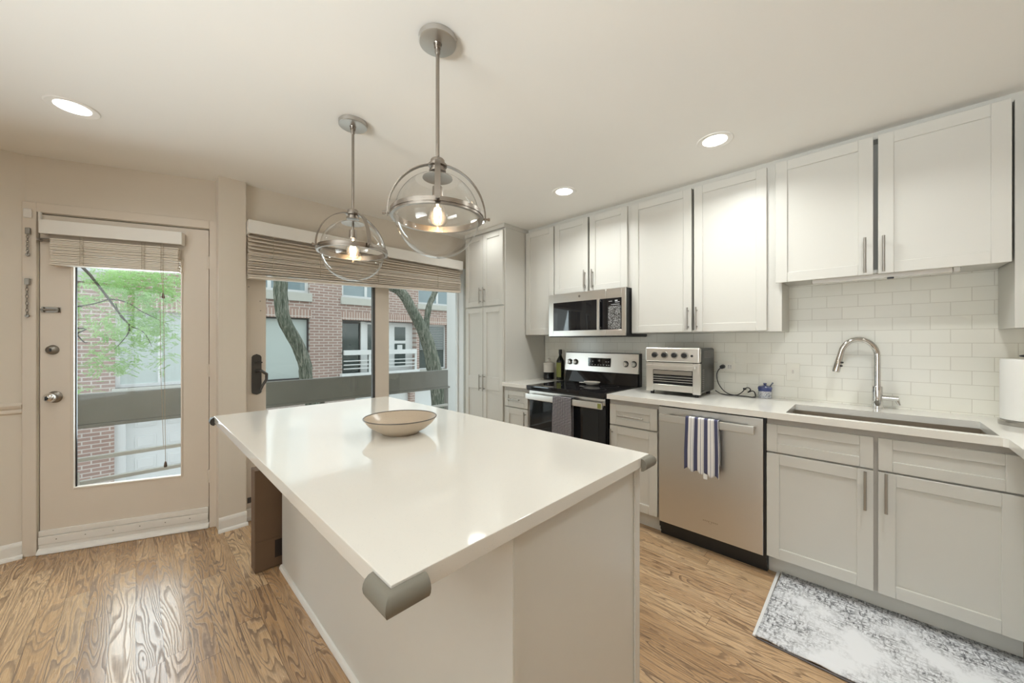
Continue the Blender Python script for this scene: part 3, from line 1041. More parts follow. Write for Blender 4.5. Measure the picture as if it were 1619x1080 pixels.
# ------------------------------------------------------------------ worktops, sink
CE = 2.412
o = struct_ = obj('worktop', B(((CE, 2.170, CT), (XW - 0.011, 2.4785, 0.914)), bev=0.0015), 'quartz')
tag(o, 'short white quartz worktop between the pantry and the stove', 'worktop')
SX0, SX1, SY0, SY1 = 2.460, 2.832, -0.388, 0.318
bm = B(((CE, SY1, CT), (XW - 0.011, 1.374, 0.914)), ((CE, SY0, CT), (SX0, SY1, 0.914)), ((SX1, SY0, CT), (XW - 0.011, SY1, 0.914)),
       ((CE, -1.05, CT), (XW - 0.011, SY0, 0.914)))
prism(bm, [(CE, -0.388), (CE - 0.012, -0.400), (1.60, -0.400), (1.60, -1.05), (CE, -1.05)], 'z', CT, 0.914)
o = obj('worktop', bm, 'quartz')
tag(o, 'long white quartz worktop with the sink, turning the corner at right', 'worktop')
r = thing('kitchen_sink', 'undermount stainless steel sink in the long white worktop', 'sink', (2.65, -0.035, 0.65))
bm = bmesh.new()
w, zb = 0.003, 0.66
a0, a1, b0, b1 = SX0 + 0.0125, SX1 + 0.004, SY0 - 0.004, SY1 + 0.004
box(bm, (a0 - w, b0 - w, zb), (a0, b1 + w, CT - 0.0015))
box(bm, (a1, b0 - w, zb), (a1 + w, b1 + w, CT - 0.0015))
box(bm, (a0, b0 - w, zb), (a1, b0, CT - 0.0015))
box(bm, (a0, b1, zb), (a1, b1 + w, CT - 0.0015))
box(bm, (a0 - w, b0 - w, zb - w), (a1 + w, b1 + w, zb))
obj('basin', bm, brushed('sink_stainless', (0.62, 0.56, 0.48, 1), 0.30, 'y'), r)
bm = bmesh.new()
lathe(bm, [(0.0, 0.004), (0.03, 0.004), (0.043, 0.002), (0.045, 0.0)], ((a0 + a1) / 2, (b0 + b1) / 2, zb), 24)
obj('drain', bm, 'chrome', r)

r = thing('kitchen_tap', 'tall chrome gooseneck tap with pull down head behind the sink', 'tap', (2.985, -0.041, 0.914))
fx, fy = 2.985, -0.041
bm = bmesh.new()
lathe(bm, [(0.0, 0.0), (0.026, 0.0), (0.026, 0.004), (0.0235, 0.006), (0.0235, 0.125), (0.021, 0.128), (0.0, 0.128)], (fx, fy, 0.914), 28)
obj('tap_body', bm, 'chrome', r)
bm = bmesh.new()
R = 0.083
dx, dy = -0.35, 0.94
ln = math.hypot(dx, dy)
dx, dy = dx / ln, dy / ln
pts = [(fx, fy, 1.04), (fx, fy, 1.13), (fx, fy, 1.215)]
for k in range(1, 15):
    t = PI - PI * 0.955 * k / 14
    pts.append((fx + dx * (R + R * math.cos(t)), fy + dy * (R + R * math.cos(t)), 1.215 + 1.18 * R * math.sin(t)))
tube(bm, pts, 0.0145, 16)
obj('spout', bm, 'chrome', r)
p0 = Vector(pts[-1])
d = (Vector(pts[-1]) - Vector(pts[-2])).normalized()
bm = bmesh.new()
tube(bm, [p0 - d * 0.012, p0 + d * 0.005, p0 + d * 0.03, p0 + d * 0.105, p0 + d * 0.113], [0.0148, 0.0155, 0.0165, 0.0195, 0.0175], 18)
hd = obj('spray_head', bm, 'chrome', r)
bm = bmesh.new()
for t in (0.055, 0.075):
    q = p0 + d * t + Vector((-0.010, -0.014, 0))
    cyl(bm, q, q + Vector((-0.005, -0.007, 0)), 0.005, 10)
obj('spray_button', bm, 'black', r)
bm = bmesh.new()
cyl(bm, (fx, fy - 0.018, 0.978), (fx - 0.005, fy - 0.085, 0.978), 0.0145, 16)
tube(bm, [(fx - 0.005, fy - 0.076, 0.978), (fx - 0.006, fy - 0.082, 0.958), (fx - 0.008, fy - 0.088, 0.942)], [0.011, 0.009, 0.006], 12)
obj('tap_lever', bm, 'chrome', r)

# ------------------------------------------------------------------ island
r = thing('kitchen_island', 'pale grey panelled island base standing alone on the oak floor', 'island', (0.89, 1.49, 0))
obj('carcass', B(((0.585, 0.567, 0.0), (1.203, 2.412, 0.8775)), bev=0.0015), 'island', r)
obj('corner_strip', B(((0.579, 0.561, 0.0), (0.5845, 0.588, 0.877)), ((0.5845, 0.561, 0.0), (0.60, 0.5665, 0.877)), bev=0.001), 'island', r)
obj('end_strip', B(((1.172, 0.5605, 0.0), (1.206, 0.5665, 0.877)), bev=0.001), 'island', r)
bm = bmesh.new()
prism(bm, [(0.5845, 0.0), (0.570, 0.0), (0.571, 0.010), (0.577, 0.019), (0.5845, 0.021)], 'y', 0.59, 2.412)
obj('shoe_moulding', bm, 'white_trim', r)
o = obj('island_worktop', B(((0.281, 0.540, 0.879), (1.232, 2.428, 0.914)), bev=0.0025, seg=2), 'quartz')
tag(o, 'big white quartz top overhanging the island on its left side', 'worktop')


def guard(cx, cy, sx, sy, mat, label, L=0.062):
    """soft L-shaped corner bumper; (sx, sy) point outwards from the slab corner"""
    r = thing('corner_guard', label, 'guard', (cx, cy, 0.872), group='soft corner guards on the island top')
    bm = bmesh.new()
    zt, zb, w = 0.9095, 0.868, 0.017
    prof = [(0.0005, zt)]
    for k in range(0, 9):
        t = PI / 2 - PI * k / 8
        prof.append((0.002 + w * math.cos(t), (zt + zb) / 2 + (zt - zb) / 2 * math.sin(t)))
    prof.append((0.0005, zb))

    def ring(px, py, nx, ny):
        return [bm.verts.new((px + nx * a, py + ny * a, z)) for a, z in prof]
    r1 = ring(cx - sx * L, cy, 0, sy)
    r2 = ring(cx, cy, sx, sy)
    r3 = ring(cx, cy - sy * L, sx, 0)
    fs = []
    m = len(prof)
    for A, Bq in ((r1, r2), (r2, r3)):
        for i in range(m):
            j = (i + 1) % m
            fs.append(bm.faces.new((A[i], A[j], Bq[j], Bq[i])))
    fs.append(bm.faces.new(r1))
    fs.append(bm.faces.new(r3[::-1]))
    bmesh.ops.recalc_face_normals(bm, faces=fs)
    obj('bumper', bm, mat, r)
    return r


guard(0.281, 0.540, -1, -1, 'guard', 'grey rubber corner guard on the nearest corner of the island top')
guard(1.232, 0.540, 1, -1, 'guard', 'grey rubber corner guard on the island corner facing the dishwasher')
guard(0.281, 2.428, -1, 1, 'guard_dark', 'dark corner guard on the far island corner towards the glass door', L=0.03)

r = thing('cardboard_box', 'flat brown cardboard carton standing on the floor behind the island', 'box', (0.62, 2.5, 0))
bm = bmesh.new()
box(bm, (0.462, 2.452, 0.002), (0.96, 2.545, 0.575), 0.002)
obj('carton', bm, 'card', r)
obj('flap', B(((0.463, 2.449, 0.004), (0.959, 2.4515, 0.17))), 'card', r)
obj('tape_label', B(((0.558, 2.4475, 0.055), (0.60, 2.4488, 0.155)), ((0.563, 2.4473, 0.09), (0.60, 2.4476, 0.15))), 'card_dark', r)

r = thing('serving_bowl', 'shallow speckled beige bowl with a dark rim on the island top', 'bowl', (0.782, 1.419, 0.914))
bc = (0.782, 1.419, 0.9145)
bm = bmesh.new()
lathe(bm, [(0.0, 0.004), (0.068, 0.004), (0.068, 0.0), (0.074, 0.0), (0.078, 0.006), (0.105, 0.020), (0.130, 0.040), (0.1475, 0.062), (0.150, 0.066),
           (0.146, 0.066), (0.126, 0.043), (0.100, 0.025), (0.06, 0.013), (0.0, 0.010)], bc, 64)
bo = obj('bowl_body', bm, 'bowl', r)
bm = bmesh.new()
pts = [(bc[0] + 0.148 * math.cos(2 * PI * k / 64), bc[1] + 0.148 * math.sin(2 * PI * k / 64), bc[2] + 0.0665) for k in range(64)]
tube(bm, pts, 0.0024, 8, closed=True)
obj('rim', bm, 'rim', r)


# ------------------------------------------------------------------ pendants and downlights
def pendant(x, y, a0, label):
    r = thing('pendant_light', label, 'lamp', (x, y, 1.61), 0.0, group='globe pendants over the island')
    zc = 1.767 - 1.61
    top = H - 1.61
    bm = bmesh.new()
    lathe(bm, [(0.0, top - 0.022), (0.063, top - 0.022), (0.068, top - 0.019), (0.069, top - 0.001)], seg=48)
    cn = obj('canopy', bm, 'canopy', r, local=True)
    bm = bmesh.new()
    lathe(bm, [(0.0, top - 0.062), (0.006, top - 0.062), (0.010, top - 0.055), (0.010, top - 0.040), (0.0135, top - 0.036), (0.0135, top - 0.026), (0.016, top - 0.022)], seg=20)
    obj('swivel', bm, 'nickel', r, local=True)
    bm = bmesh.new()
    cyl(bm, (0, 0, zc + 0.205), (0, 0, top - 0.060), 0.0068, 14)
    obj('rod', bm, 'nickel', r, local=True)
    bm = bmesh.new()
    lathe(bm, [(0.0, 0.212), (0.022, 0.212), (0.026, 0.207), (0.026, 0.195), (0.034, 0.192), (0.034, 0.184), (0.026, 0.181), (0.026, 0.172), (0.031, 0.170), (0.031, 0.163), (0.0, 0.163)], (0, 0, zc), 32)
    obj('hub', bm, 'nickel', r, local=True)
    bm = bmesh.new()
    lathe(bm, [(0.0, 0.150), (0.054, 0.143), (0.055, 0.140), (0.0, 0.146)], (0, 0, zc), 40)
    obj('inner_cap', bm, 'nickel', r, local=True)
    bm = bmesh.new()
    lathe(bm, [(0.006, 0.146), (0.006, 0.112), (0.019, 0.108), (0.020, 0.070), (0.017, 0.064), (0.0, 0.064)], (0, 0, zc), 24)
    obj('socket', bm, 'nickel', r, local=True)
    R = 0.1545
    bm = bmesh.new()
    prof = [(R * math.sin(t), R * math.cos(t)) for t in (PI * k / 40 for k in range(40, 6, -1))]
    prof[0] = (0.0, -R)
    lathe(bm, prof, (0, 0, zc), 64)
    gl = obj('globe_shade', bm, 'globe', r, local=True)
    bm = bmesh.new()
    lathe(bm, [(0.158, -0.013), (0.169, -0.013), (0.169, 0.011), (0.158, 0.011)], (0, 0, zc), 72, close=True)
    obj('band', bm, 'nickel', r, local=True)
    bm = bmesh.new()
    lathe(bm, [(0.1695, -0.005), (0.1715, -0.005), (0.1715, 0.0), (0.1695, 0.0)], (0, 0, zc), 72, close=True)
    obj('band_lip', bm, 'nickel', r, local=True)
    for da in (-90, 0, 90):
        t0 = math.radians(a0 + da)
        c, s = math.cos(t0), math.sin(t0)
        bm = bmesh.new()
        w, th = 0.0095, 0.0028
        prev = None
        for k in range(0, 15):
            ph = math.radians(90.0 * k / 14 * 0.965 + 0)
            rr, zz = 0.178 * math.cos(ph), zc + 0.192 * math.sin(ph)
            if k == 0:
                zz = zc - 0.008
            ring = []
            for (o1, o2) in ((-w, 0), (w, 0), (w, th), (-w, th)):
                q = rr + o2 * math.cos(ph)
                ring.append(bm.verts.new((q * c - o1 * s, q * s + o1 * c, zz + o2 * math.sin(ph))))
            if prev:
                for i in range(4):
                    bm.faces.new((prev[i], prev[(i + 1) % 4], ring[(i + 1) % 4], ring[i]))
            else:
                bm.faces.new(ring)
            prev = ring
        bm.faces.new(prev[::-1])
        bmesh.ops.recalc_face_normals(bm, faces=bm.faces)
        arm = obj('yoke_arm', bm, 'nickel', r, local=True)
        bm = bmesh.new()
        cyl(bm, (0.168 * c, 0.168 * s, zc), (0.190 * c, 0.190 * s, zc), 0.004, 10)
        cyl(bm, (0.188 * c, 0.188 * s, zc), (0.196 * c, 0.196 * s, zc), 0.0065, 12)
        obj('screw', bm, 'nickel', r, local=True)
    bm = bmesh.new()
    lathe(bm, [(0.014, 0.066), (0.016, 0.050), (0.030, 0.024), (0.0375, -0.002), (0.034, -0.022), (0.022, -0.036), (0.0, -0.041)], (0, 0, zc), 28)
    bl = obj('bulb', bm, 'globe', r, local=True)
    bm = bmesh.new()
    for k in range(6):
        t = PI / 6 + PI / 3 * k
        tube(bm, [(0.010 * math.cos(t), 0.010 * math.sin(t), zc + 0.030), (0.014 * math.cos(t + .3), 0.014 * math.sin(t + .3), zc + 0.004), (0.010 * math.cos(t + .5), 0.010 * math.sin(t + .5), zc - 0.022)], 0.0019, 6)
    cyl(bm, (0, 0, zc + 0.06), (0, 0, zc + 0.036), 0.004, 8)
    obj('filament', bm, 'fil', r, local=True)
    d = bpy.data.lights.new('bulb_glow', 'POINT')
    d.energy = 0.42
    d.color = (1.0, 0.74, 0.48)
    d.shadow_soft_size = 0.03
    lo = bpy.data.objects.new('bulb_glow', d)
    C.objects.link(lo)
    lo.parent = r
    lo.location = (0, 0, zc + 0.005)
    return r


va = math.degrees(math.atan2(-1.149, -0.784))
pendant(0.784, 1.149, va, 'nearer and larger looking clear glass globe pendant over the island')
va2 = math.degrees(math.atan2(-1.905, -0.781))
pendant(0.781, 1.905, va2 + 24, 'farther clear glass globe pendant in front of the sliding door blind')


def downlight(x, y, label, watts=7.2):
    r = thing('ceiling_downlight', label, 'light', (x, y, H), group='recessed ceiling lights')
    bm = bmesh.new()
    lathe(bm, [(0.062, -0.0015), (0.088, -0.005), (0.092, -0.0005), (0.062, -0.0005)], seg=48, close=True)
    obj('trim_ring', bm, 'ceil', r, local=True)
    bm = bmesh.new()
    lathe(bm, [(0.0, -0.0025), (0.061, -0.0025), (0.061, -0.0005), (0.0, -0.0005)], seg=40)
    obj('lens', bm, 'led', r, local=True)
    a = area_light('downlight_beam', (0, 0, -0.012), (0, 0, -1), 0.18, 0.18, watts, (0.97, 1.0, 0.97), disk=True, spread=2.6)
    a.parent = r
    return r


downlight(-0.213, 2.751, 'round recessed ceiling light over the glass door at far left', 2.0)
downlight(2.268, 0.615, 'round recessed ceiling light above the dishwasher, nearest the camera')
downlight(2.250, 1.639, 'small looking recessed ceiling light in front of the microwave')
downlight(2.25, 2.64, 'recessed ceiling light by the pantry, seen through the nearer glass globe', 1.3)
downlight(1.775, -0.234, 'recessed ceiling light near the sink, just at the top picture edge')
for (x, y) in ((-0.21, 0.3), (-0.3, -1.8), (-2.0, -1.8), (-2.0, 0.9), (1.4, -1.9)):  # unseen lamps, added to brighten the room
    downlight(x, y, 'added recessed ceiling light out of view behind the camera', 2.0)


# ------------------------------------------------------------------ stove
def text_mesh(s, size, mat, parent, origin, xdir, ydir, depth=0.0004, name='lettering', align='CENTER'):
    cu = bpy.data.curves.new(name, 'FONT')
    cu.body = s
    cu.size = size
    cu.extrude = depth
    cu.align_x = align
    cu.align_y = 'CENTER'
    cu.resolution_u = 3
    to = bpy.data.objects.new(name, cu)
    C.objects.link(to)
    dg = bpy.context.evaluated_depsgraph_get()
    me = bpy.data.meshes.new_from_object(to.evaluated_get(dg))
    bpy.data.objects.remove(to)
    bpy.data.curves.remove(cu)
    bm = bmesh.new()
    bm.from_mesh(me)
    bpy.data.meshes.remove(me)
    X, Y = Vector(xdir).normalized(), Vector(ydir).normalized()
    Z = X.cross(Y)
    mt = Matrix((X, Y, Z)).transposed().to_4x4()
    mt.translation = Vector(origin)
    bm.transform(mt)
    return obj(name, bm, mat, parent)


RY0, RY1 = 1.390, 2.158
r = thing('kitchen_stove', 'stainless and black glass electric stove under the microwave', 'stove', (2.72, 1.774, 0))
obj('body', B(((2.462, RY0 + 0.004, 0.09), (3.02, RY1 - 0.004, 0.872))), 'black', r)
obj('kick_panel', B(((2.50, RY0 + 0.01, 0.0), (3.0, RY1 - 0.01, 0.089))), 'black', r)
bm = bmesh.new()
box(bm, (2.402, RY0, 0.884), (2.985, RY1, 0.9165), 0.004, 2)
obj('cooktop', bm, 'black_gloss', r)
bm = bmesh.new()
box(bm, (2.405, RY0 + 0.004, 0.8725), (2.98, RY1 - 0.004, 0.8838))
obj('vent_trim', bm, 'black', r)
gp = plain('grey_print', (0.06, 0.06, 0.06, 1), 0.3)
for (bx, by, br) in ((2.56, 1.58, 0.10), (2.56, 1.98, 0.075), (2.82, 1.58, 0.075), (2.82, 1.98, 0.10)):
    ct = bmesh.new()
    lathe(ct, [(br, 0.0), (br + 0.0015, 0.0), (br + 0.0015, 0.0003), (br, 0.0003)], (bx, by, 0.9166), 48, close=True)
    obj('burner_ring', ct, gp, r)
od = obj('oven_door', B(((2.442, RY0 + 0.012, 0.25), (2.4615, RY1 - 0.003, 0.871)), bev=0.002), 'black_gloss', r)
obj('door_top_trim', B(((2.4385, RY0 + 0.012, 0.818), (2.4415, RY1 - 0.003, 0.868)), bev=0.001), 'steel', r)
obj('oven_window', B(((2.4405, RY0 + 0.07, 0.33), (2.4415, RY1 - 0.05, 0.775))), 'oven_glass', r)
bm = bmesh.new()
box(bm, (2.385, RY0 + 0.010, 0.797), (2.402, RY1 - 0.003, 0.846), 0.004, 2)
for yy in (RY0 + 0.035, RY1 - 0.03):
    box(bm, (2.4015, yy - 0.012, 0.808), (2.438, yy + 0.012, 0.836))
hh = obj('door_handle', bm, 'steel', r)
obj('handle_badge', B(((2.3835, RY0 + 0.016, 0.803), (2.3848, RY0 + 0.045, 0.840))), 'label', r)
obj('drawer_front', B(((2.442, RY0 + 0.012, 0.095), (2.4615, RY1 - 0.003, 0.24)), bev=0.002), 'steel', r)
bm = bmesh.new()
prism(bm, [(2.955, 0.9168), (2.992, 0.9168), (2.992, 1.02), (2.985, 1.02)], 'y', RY0 + 0.012, RY1 - 0.012)
obj('backguard', bm, 'black_gloss', r)
obj('backguard_side', B(((2.9925, RY0 + 0.004, 0.885), (3.045, RY1 - 0.004, 1.195)), bev=0.002), 'black', r)
bm = bmesh.new()
prism(bm, [(2.968, 1.022), (2.991, 1.022), (2.991, 1.19), (2.986, 1.19)], 'y', RY0 + 0.006, RY1 - 0.006)
cp = obj('control_panel', bm, 'steel', r)
sl = (2.986 - 2.968) / (1.19 - 1.022)


def px_(z):
    return 2.968 + (z - 1.022) * sl


obj('display', B(((px_(1.10) - 0.0045, 1.655, 1.068), (px_(1.10) + 0.004, 1.890, 1.148)), bev=0.002), 'black_gloss', r)
text_mesh('10', 0.026, 'print', r, (px_(1.10) - 0.005, 1.772, 1.122), (0, -1, 0), (0, 0, 1), name='clock_digits')
for yy, zz in [(q, 1.085) for q in (1.870, 1.845, 1.812, 1.780, 1.755, 1.725, 1.695, 1.672)] + [(q, 1.1155) for q in (1.866, 1.838, 1.700, 1.675)]:
    obj('button_icon', B(((px_(1.10) - 0.0052, yy - 0.0055, zz - 0.0032), (px_(1.10) - 0.0046, yy + 0.0055, zz + 0.0032))), 'print', r)
for yy in (2.098, 2.032, 1.513, 1.437):
    bm = bmesh.new()
    zk = 1.103
    lathe(bm, [(0.0, -0.008), (0.026, -0.008), (0.028, 0.0)], (px_(zk) + 0.001, yy, zk), 28, 'x')
    kb = obj('control_knob', bm, 'black', r)
    bm = bmesh.new()
    lathe(bm, [(0.0, -0.032), (0.018, -0.032), (0.0205, -0.028), (0.022, -0.0085)], (px_(zk), yy, zk), 24, 'x')
    box(bm, (px_(zk) - 0.042, yy - 0.005, zk - 0.021), (px_(zk) - 0.030, yy + 0.005, zk + 0.021), 0.002)
    obj('knob_grip', bm, 'steel', kb)

r = thing('spoon_rest', 'pale ceramic spoon rest lying on the black glass cooktop', 'spoon rest', (2.78, 1.76, 0.9175))
bm = bmesh.new()
lathe(bm, [(0.0, 0.004), (0.036, 0.004), (0.052, 0.016), (0.060, 0.028), (0.062, 0.028), (0.056, 0.014), (0.038, 0.0), (0.0, 0.0)], (0, 0, 0), 36)
bm.transform(Matrix.Translation((2.80, 1.74, 0.9175)) @ Matrix.Diagonal((1.0, 1.25, 1.0, 1.0)))
obj('dish', bm, 'ceramic', r)
bm = bmesh.new()
box(bm, (2.785, 1.806, 0.929), (2.822, 1.865, 0.9345), 0.002)
obj('rest_tab', bm, 'ceramic', r)


def towel(name, label, X0, X1, y0, y1, ztop, zf, zb, mat, amp, waves, seed, hem=0.0, bar_r=0.004):
    """cloth over a bar: X0 front of bar, X1 back of bar"""
    rnd = random.Random(seed)
    r = thing(name, label, 'towel', ((X0 + X1) / 2, (y0 + y1) / 2, zf), group=None)
    bm = bmesh.new()
    uvl = bm.loops.layers.uv.new('UVMap')
    nu, nv = 64, 44
    path = []
    n1 = 24
    for k in range(n1 + 1):
        path.append((X0, zf + (ztop - zf) * k / n1))
    path.append((X0 + 0.003, ztop + 0.004))
    path.append(((X0 + X1) / 2, ztop + 0.006))
    path.append((X1 - 0.003, ztop + 0.004))
    for k in range(n1 + 1):
        path.append((X1, ztop - (ztop - zb) * k / n1))
    ph = [rnd.uniform(0, 6.28) for _ in range(4)]
    total = ztop - zf + ztop - zb
    grid = []
    for j, (px, pz) in enumerate(path):
        row = []
        depth = max(0.0, min(1.0, (ztop - pz) / 0.20))
        frontside = j <= n1 + 1
        for i in range(nu + 1):
            u = i / nu
            a = amp * (0.12 + 0.88 * depth)
            wv = a * (math.sin(u * waves * 6.28 + ph[0]) * 0.6 + math.sin(u * waves * 2.3 * 6.28 + ph[1]) * 0.3)
            yy = y1 + (y0 - y1) * u
            yy += (0.5 - u) * 0.10 * depth * (y1 - y0) * (0.6 if frontside else 0.2)
            if frontside:
                xx = px - abs(a) - wv
            else:
                xx = px + (0.001 + 0.2 * wv if False else 0.0)
            zz = pz
            if frontside and j <= 2 and hem:
                zz += hem * (math.sin(u * 23 + ph[2]) * 0.4 - u * 0.8)
            row.append(bm.verts.new((xx, yy, zz)))
        grid.append(row)
    vacc = 0.0
    for j in range(len(grid) - 1):
        for i in range(nu):
            f = bm.faces.new((grid[j][i], grid[j][i + 1], grid[j + 1][i + 1], grid[j + 1][i]))
            for lp, (uu, vv) in zip(f.loops, ((i, j), (i + 1, j), (i + 1, j + 1), (i, j + 1))):
                lp[uvl].uv = (uu / nu, vv / len(grid))
    bmesh.ops.recalc_face_normals(bm, faces=bm.faces)
    o = obj('cloth', bm, mat, r, angle=80)
    sm = o.modifiers.new('thickness', 'SOLIDIFY')
    sm.thickness = 0.0022
    sm.offset = 0.0
    return r


towel('dish_towel', 'small black and white checked towel hanging on the stove handle', 2.377, 2.412, 1.668, 1.846, 0.849, 0.40, 0.44, 'check', 0.004, 1.3, 3)

# ------------------------------------------------------------------ microwave
MX, MY0, MY1, MZ0, MZ1 = 2.655, 1.352, 2.108, 1.345, 1.7265
r = thing('microwave_oven', 'stainless over the range microwave mounted above the stove', 'microwave', (2.85, 1.73, MZ0))
obj('case', B(((2.675, MY0, MZ0), (3.048, MY1, MZ1)), bev=0.001), 'black', r)
obj('vent_panel', B(((2.665, MY0 + 0.002, MZ0 - 0.006), (3.04, MY1 - 0.002, MZ0 - 0.0005))), 'dark_steel', r)
bm = bmesh.new()
wy0, wy1, wz0, wz1 = 1.520, 2.055, 1.396, 1.648
box(bm, (MX, wy1, MZ0 + 0.002), (2.6745, MY1, MZ1 - 0.001), 0.001)
box(bm, (MX, wy0, wz1), (2.6745, wy1, MZ1 - 0.001), 0.001)
box(bm, (MX, wy0, MZ0 + 0.002), (2.6745, wy1, wz0), 0.001)
obj('door', bm, 'steel', r)
obj('door_window', B(((MX + 0.001, wy0, wz0), (2.6744, wy1, wz1))), 'black_gloss', r)
obj('inner_screen', B(((MX, 1.60, wz0 + 0.035), (MX + 0.0009, 2.02, wz1 - 0.06))), 'oven_glass', r)
bm = bmesh.new()
box(bm, (MX, MY0, MZ0 + 0.002), (2.6745, 1.383, MZ1 - 0.001), 0.001)
box(bm, (MX, 1.383, wz1), (2.6745, 1.518, MZ1 - 0.001), 0.001)
box(bm, (MX, 1.383, MZ0 + 0.002), (2.6745, 1.518, wz0), 0.001)
obj('control_frame', bm, 'steel', r)
obj('control_panel', B(((MX + 0.001, 1.384, wz0), (2.6744, 1.518, wz1))), 'black_gloss', r)
obj('keypad', B(((MX + 0.0004, 1.390, wz0 + 0.006), (MX + 0.0009, 1.500, wz1 - 0.062))), 'keypad', r)
for (ya, yb, z) in ((1.43, 1.44, 1.622), (1.418, 1.428, 1.622), (1.40, 1.475, 1.595), (1.40, 1.44, 1.612), (1.465, 1.495, 1.622)):
    obj('display_segment', B(((MX + 0.0004, ya, z), (MX + 0.0009, yb, z + (0.009 if yb - ya < 0.012 else 0.003)))), 'print', r)
bm = bmesh.new()
box(bm, (MX - 0.034, 1.562, wz0 - 0.002), (MX - 0.018, 1.585, wz1 - 0.002), 0.003, 2)
for zz in (wz0 + 0.012, wz1 - 0.022):
    box(bm, (MX - 0.019, 1.566, zz), (MX + 0.001, 1.581, zz + 0.012))
obj('handle', bm, 'steel', r)
bm = bmesh.new()
lathe(bm, [(0.0, -0.002), (0.0095, -0.002), (0.011, 0.0)], (MX, 1.775, 1.69), 24, 'x')
em = obj('round_emblem', bm, 'hard', r)

# ------------------------------------------------------------------ dishwasher and its towel
r = thing('dishwasher', 'stainless steel dishwasher with a bar handle below the worktop', 'dishwasher', (2.72, 0.705, 0))
obj('tub', B(((2.463, 0.405, 0.06), (3.03, 1.006, 0.875))), 'black', r)
obj('kick_plate', B(((2.490, 0.405, 0.0), (3.0, 1.006, 0.059)), ((2.480, 0.405, 0.03), (2.4895, 1.006, 0.098))), 'black', r)
obj('door', B(((2.440, 0.417, 0.103), (2.462, 1.000, 0.868)), bev=0.003, seg=2), 'steel_v', r)
obj('side_gasket', B(((2.446, 0.4055, 0.09), (2.4625, 0.4165, 0.872))), 'black', r)
bm = bmesh.new()
box(bm, (2.392, 0.452, 0.780), (2.406, 0.982, 0.827), 0.004, 2)
for yy in (0.475, 0.955):
    box(bm, (2.4055, yy - 0.014, 0.787), (2.4402, yy + 0.014, 0.820), 0.002)
obj('handle', bm, 'steel', r)
bm = bmesh.new()
for k in range(9):
    yy = 0.725 - k * 0.0095
    if k != 4:
        box(bm, (2.4388, yy - 0.0028, 0.196), (2.4399, yy + 0.0028, 0.203))
lathe(bm, [(0.0075, -0.001), (0.009, -0.001), (0.009, 0.0), (0.0075, 0.0)], (2.4395, 0.687, 0.196), 20, 'x', close=True)
obj('brand_mark', bm, 'handle', r)
t = towel('dish_towel', 'white towel with navy stripes hanging on the dishwasher handle', 2.384, 2.414, 0.628, 0.812, 0.829, 0.512, 0.56, 'stripe', 0.007, 2.6, 11, hem=0.022)
obj('care_tag', B(((2.3735, 0.684, 0.476), (2.3745, 0.706, 0.512))), 'paper', t)

# ------------------------------------------------------------------ toaster oven
TX, TY0, TY1, TZ0, TZ1 = 2.665, 0.812, 1.190, 0.9345, 1.257
r = thing('toaster_oven', 'stainless toaster oven with four knobs on the long worktop', 'toaster oven', (2.82, 1.0, 0.914))
bm = bmesh.new()
box(bm, (TX + 0.025, TY0, TZ0 + 0.006), (2.985, TY1, TZ1 - 0.004), 0.014, 3)
obj('case', bm, 'dark_steel', r)
bm = bmesh.new()
box(bm, (TX - 0.012, TY0 - 0.002, 1.153), (TX + 0.024, TY1 + 0.002, TZ1), 0.012, 3)
obj('control_fascia', bm, 'steel', r)
bm = bmesh.new()
wy0, wy1, wz0, wz1 = 0.862, 1.138, 0.990, 1.095
box(bm, (TX, TY0, TZ0), (TX + 0.024, wy0, 1.148), 0.003)
box(bm, (TX, wy1, TZ0), (TX + 0.024, TY1, 1.148), 0.003)
box(bm, (TX, wy0, TZ0 + 0.010), (TX + 0.024, wy1, wz0), 0.001)
box(bm, (TX, wy0, wz1), (TX + 0.024, wy1, 1.148), 0.001)
obj('oven_door', bm, 'steel', r)
obj('door_glass', B(((TX + 0.006, wy0, wz0), (TX + 0.010, wy1, wz1))), 'oven_glass', r)
bm = bmesh.new()
for k, zz in enumerate((1.012, 1.028, 1.046)):
    cyl(bm, (TX + 0.003, wy0 + 0.002, zz), (TX + 0.003, wy1 - 0.002, zz), 0.0028, 8)
box(bm, (TX + 0.002, wy0 + 0.004, 1.062), (TX + 0.006, wy1 - 0.004, 1.090))
obj('wire_rack', bm, 'handle', r)
bm = bmesh.new()
box(bm, (TX - 0.030, TY0 + 0.022, 1.112), (TX - 0.018, TY1 - 0.012, 1.132), 0.004, 2)
for yy in (TY0 + 0.04, TY1 - 0.03):
    box(bm, (TX - 0.019, yy - 0.008, 1.115), (TX + 0.001, yy + 0.008, 1.129))
obj('door_handle', bm, 'steel', r)
for yy in (1.118, 1.048, 0.978, 0.910):
    bm = bmesh.new()
    zk = 1.203
    lathe(bm, [(0.0, -0.006), (0.023, -0.006), (0.0255, -0.003), (0.026, 0.0)], (TX - 0.012, yy, zk), 28, 'x')
    kb = obj('control_knob', bm, 'handle', r)
    bm = bmesh.new()
    lathe(bm, [(0.0, -0.024), (0.014, -0.024), (0.0165, -0.020), (0.018, -0.0065)], (TX - 0.012, yy, zk), 24, 'x')
    obj('knob_grip', bm, 'black', kb)
bm = bmesh.new()
lathe(bm, [(0.0, -0.003), (0.008, -0.003), (0.0085, 0.0)], (TX - 0.012, 0.862, 1.200), 16, 'x')
obj('indicator_lamp', bm, 'black', r)
for (xx, yy) in ((2.70, 0.845), (2.70, 1.155), (2.95, 0.845), (2.95, 1.155)):
    bm = bmesh.new()
    lathe(bm, [(0.0, 0.0), (0.013, 0.0), (0.015, 0.024), (0.0, 0.024)], (xx, yy, 0.9145), 16)
    obj('foot', bm, 'black', r)
bm = bmesh.new()
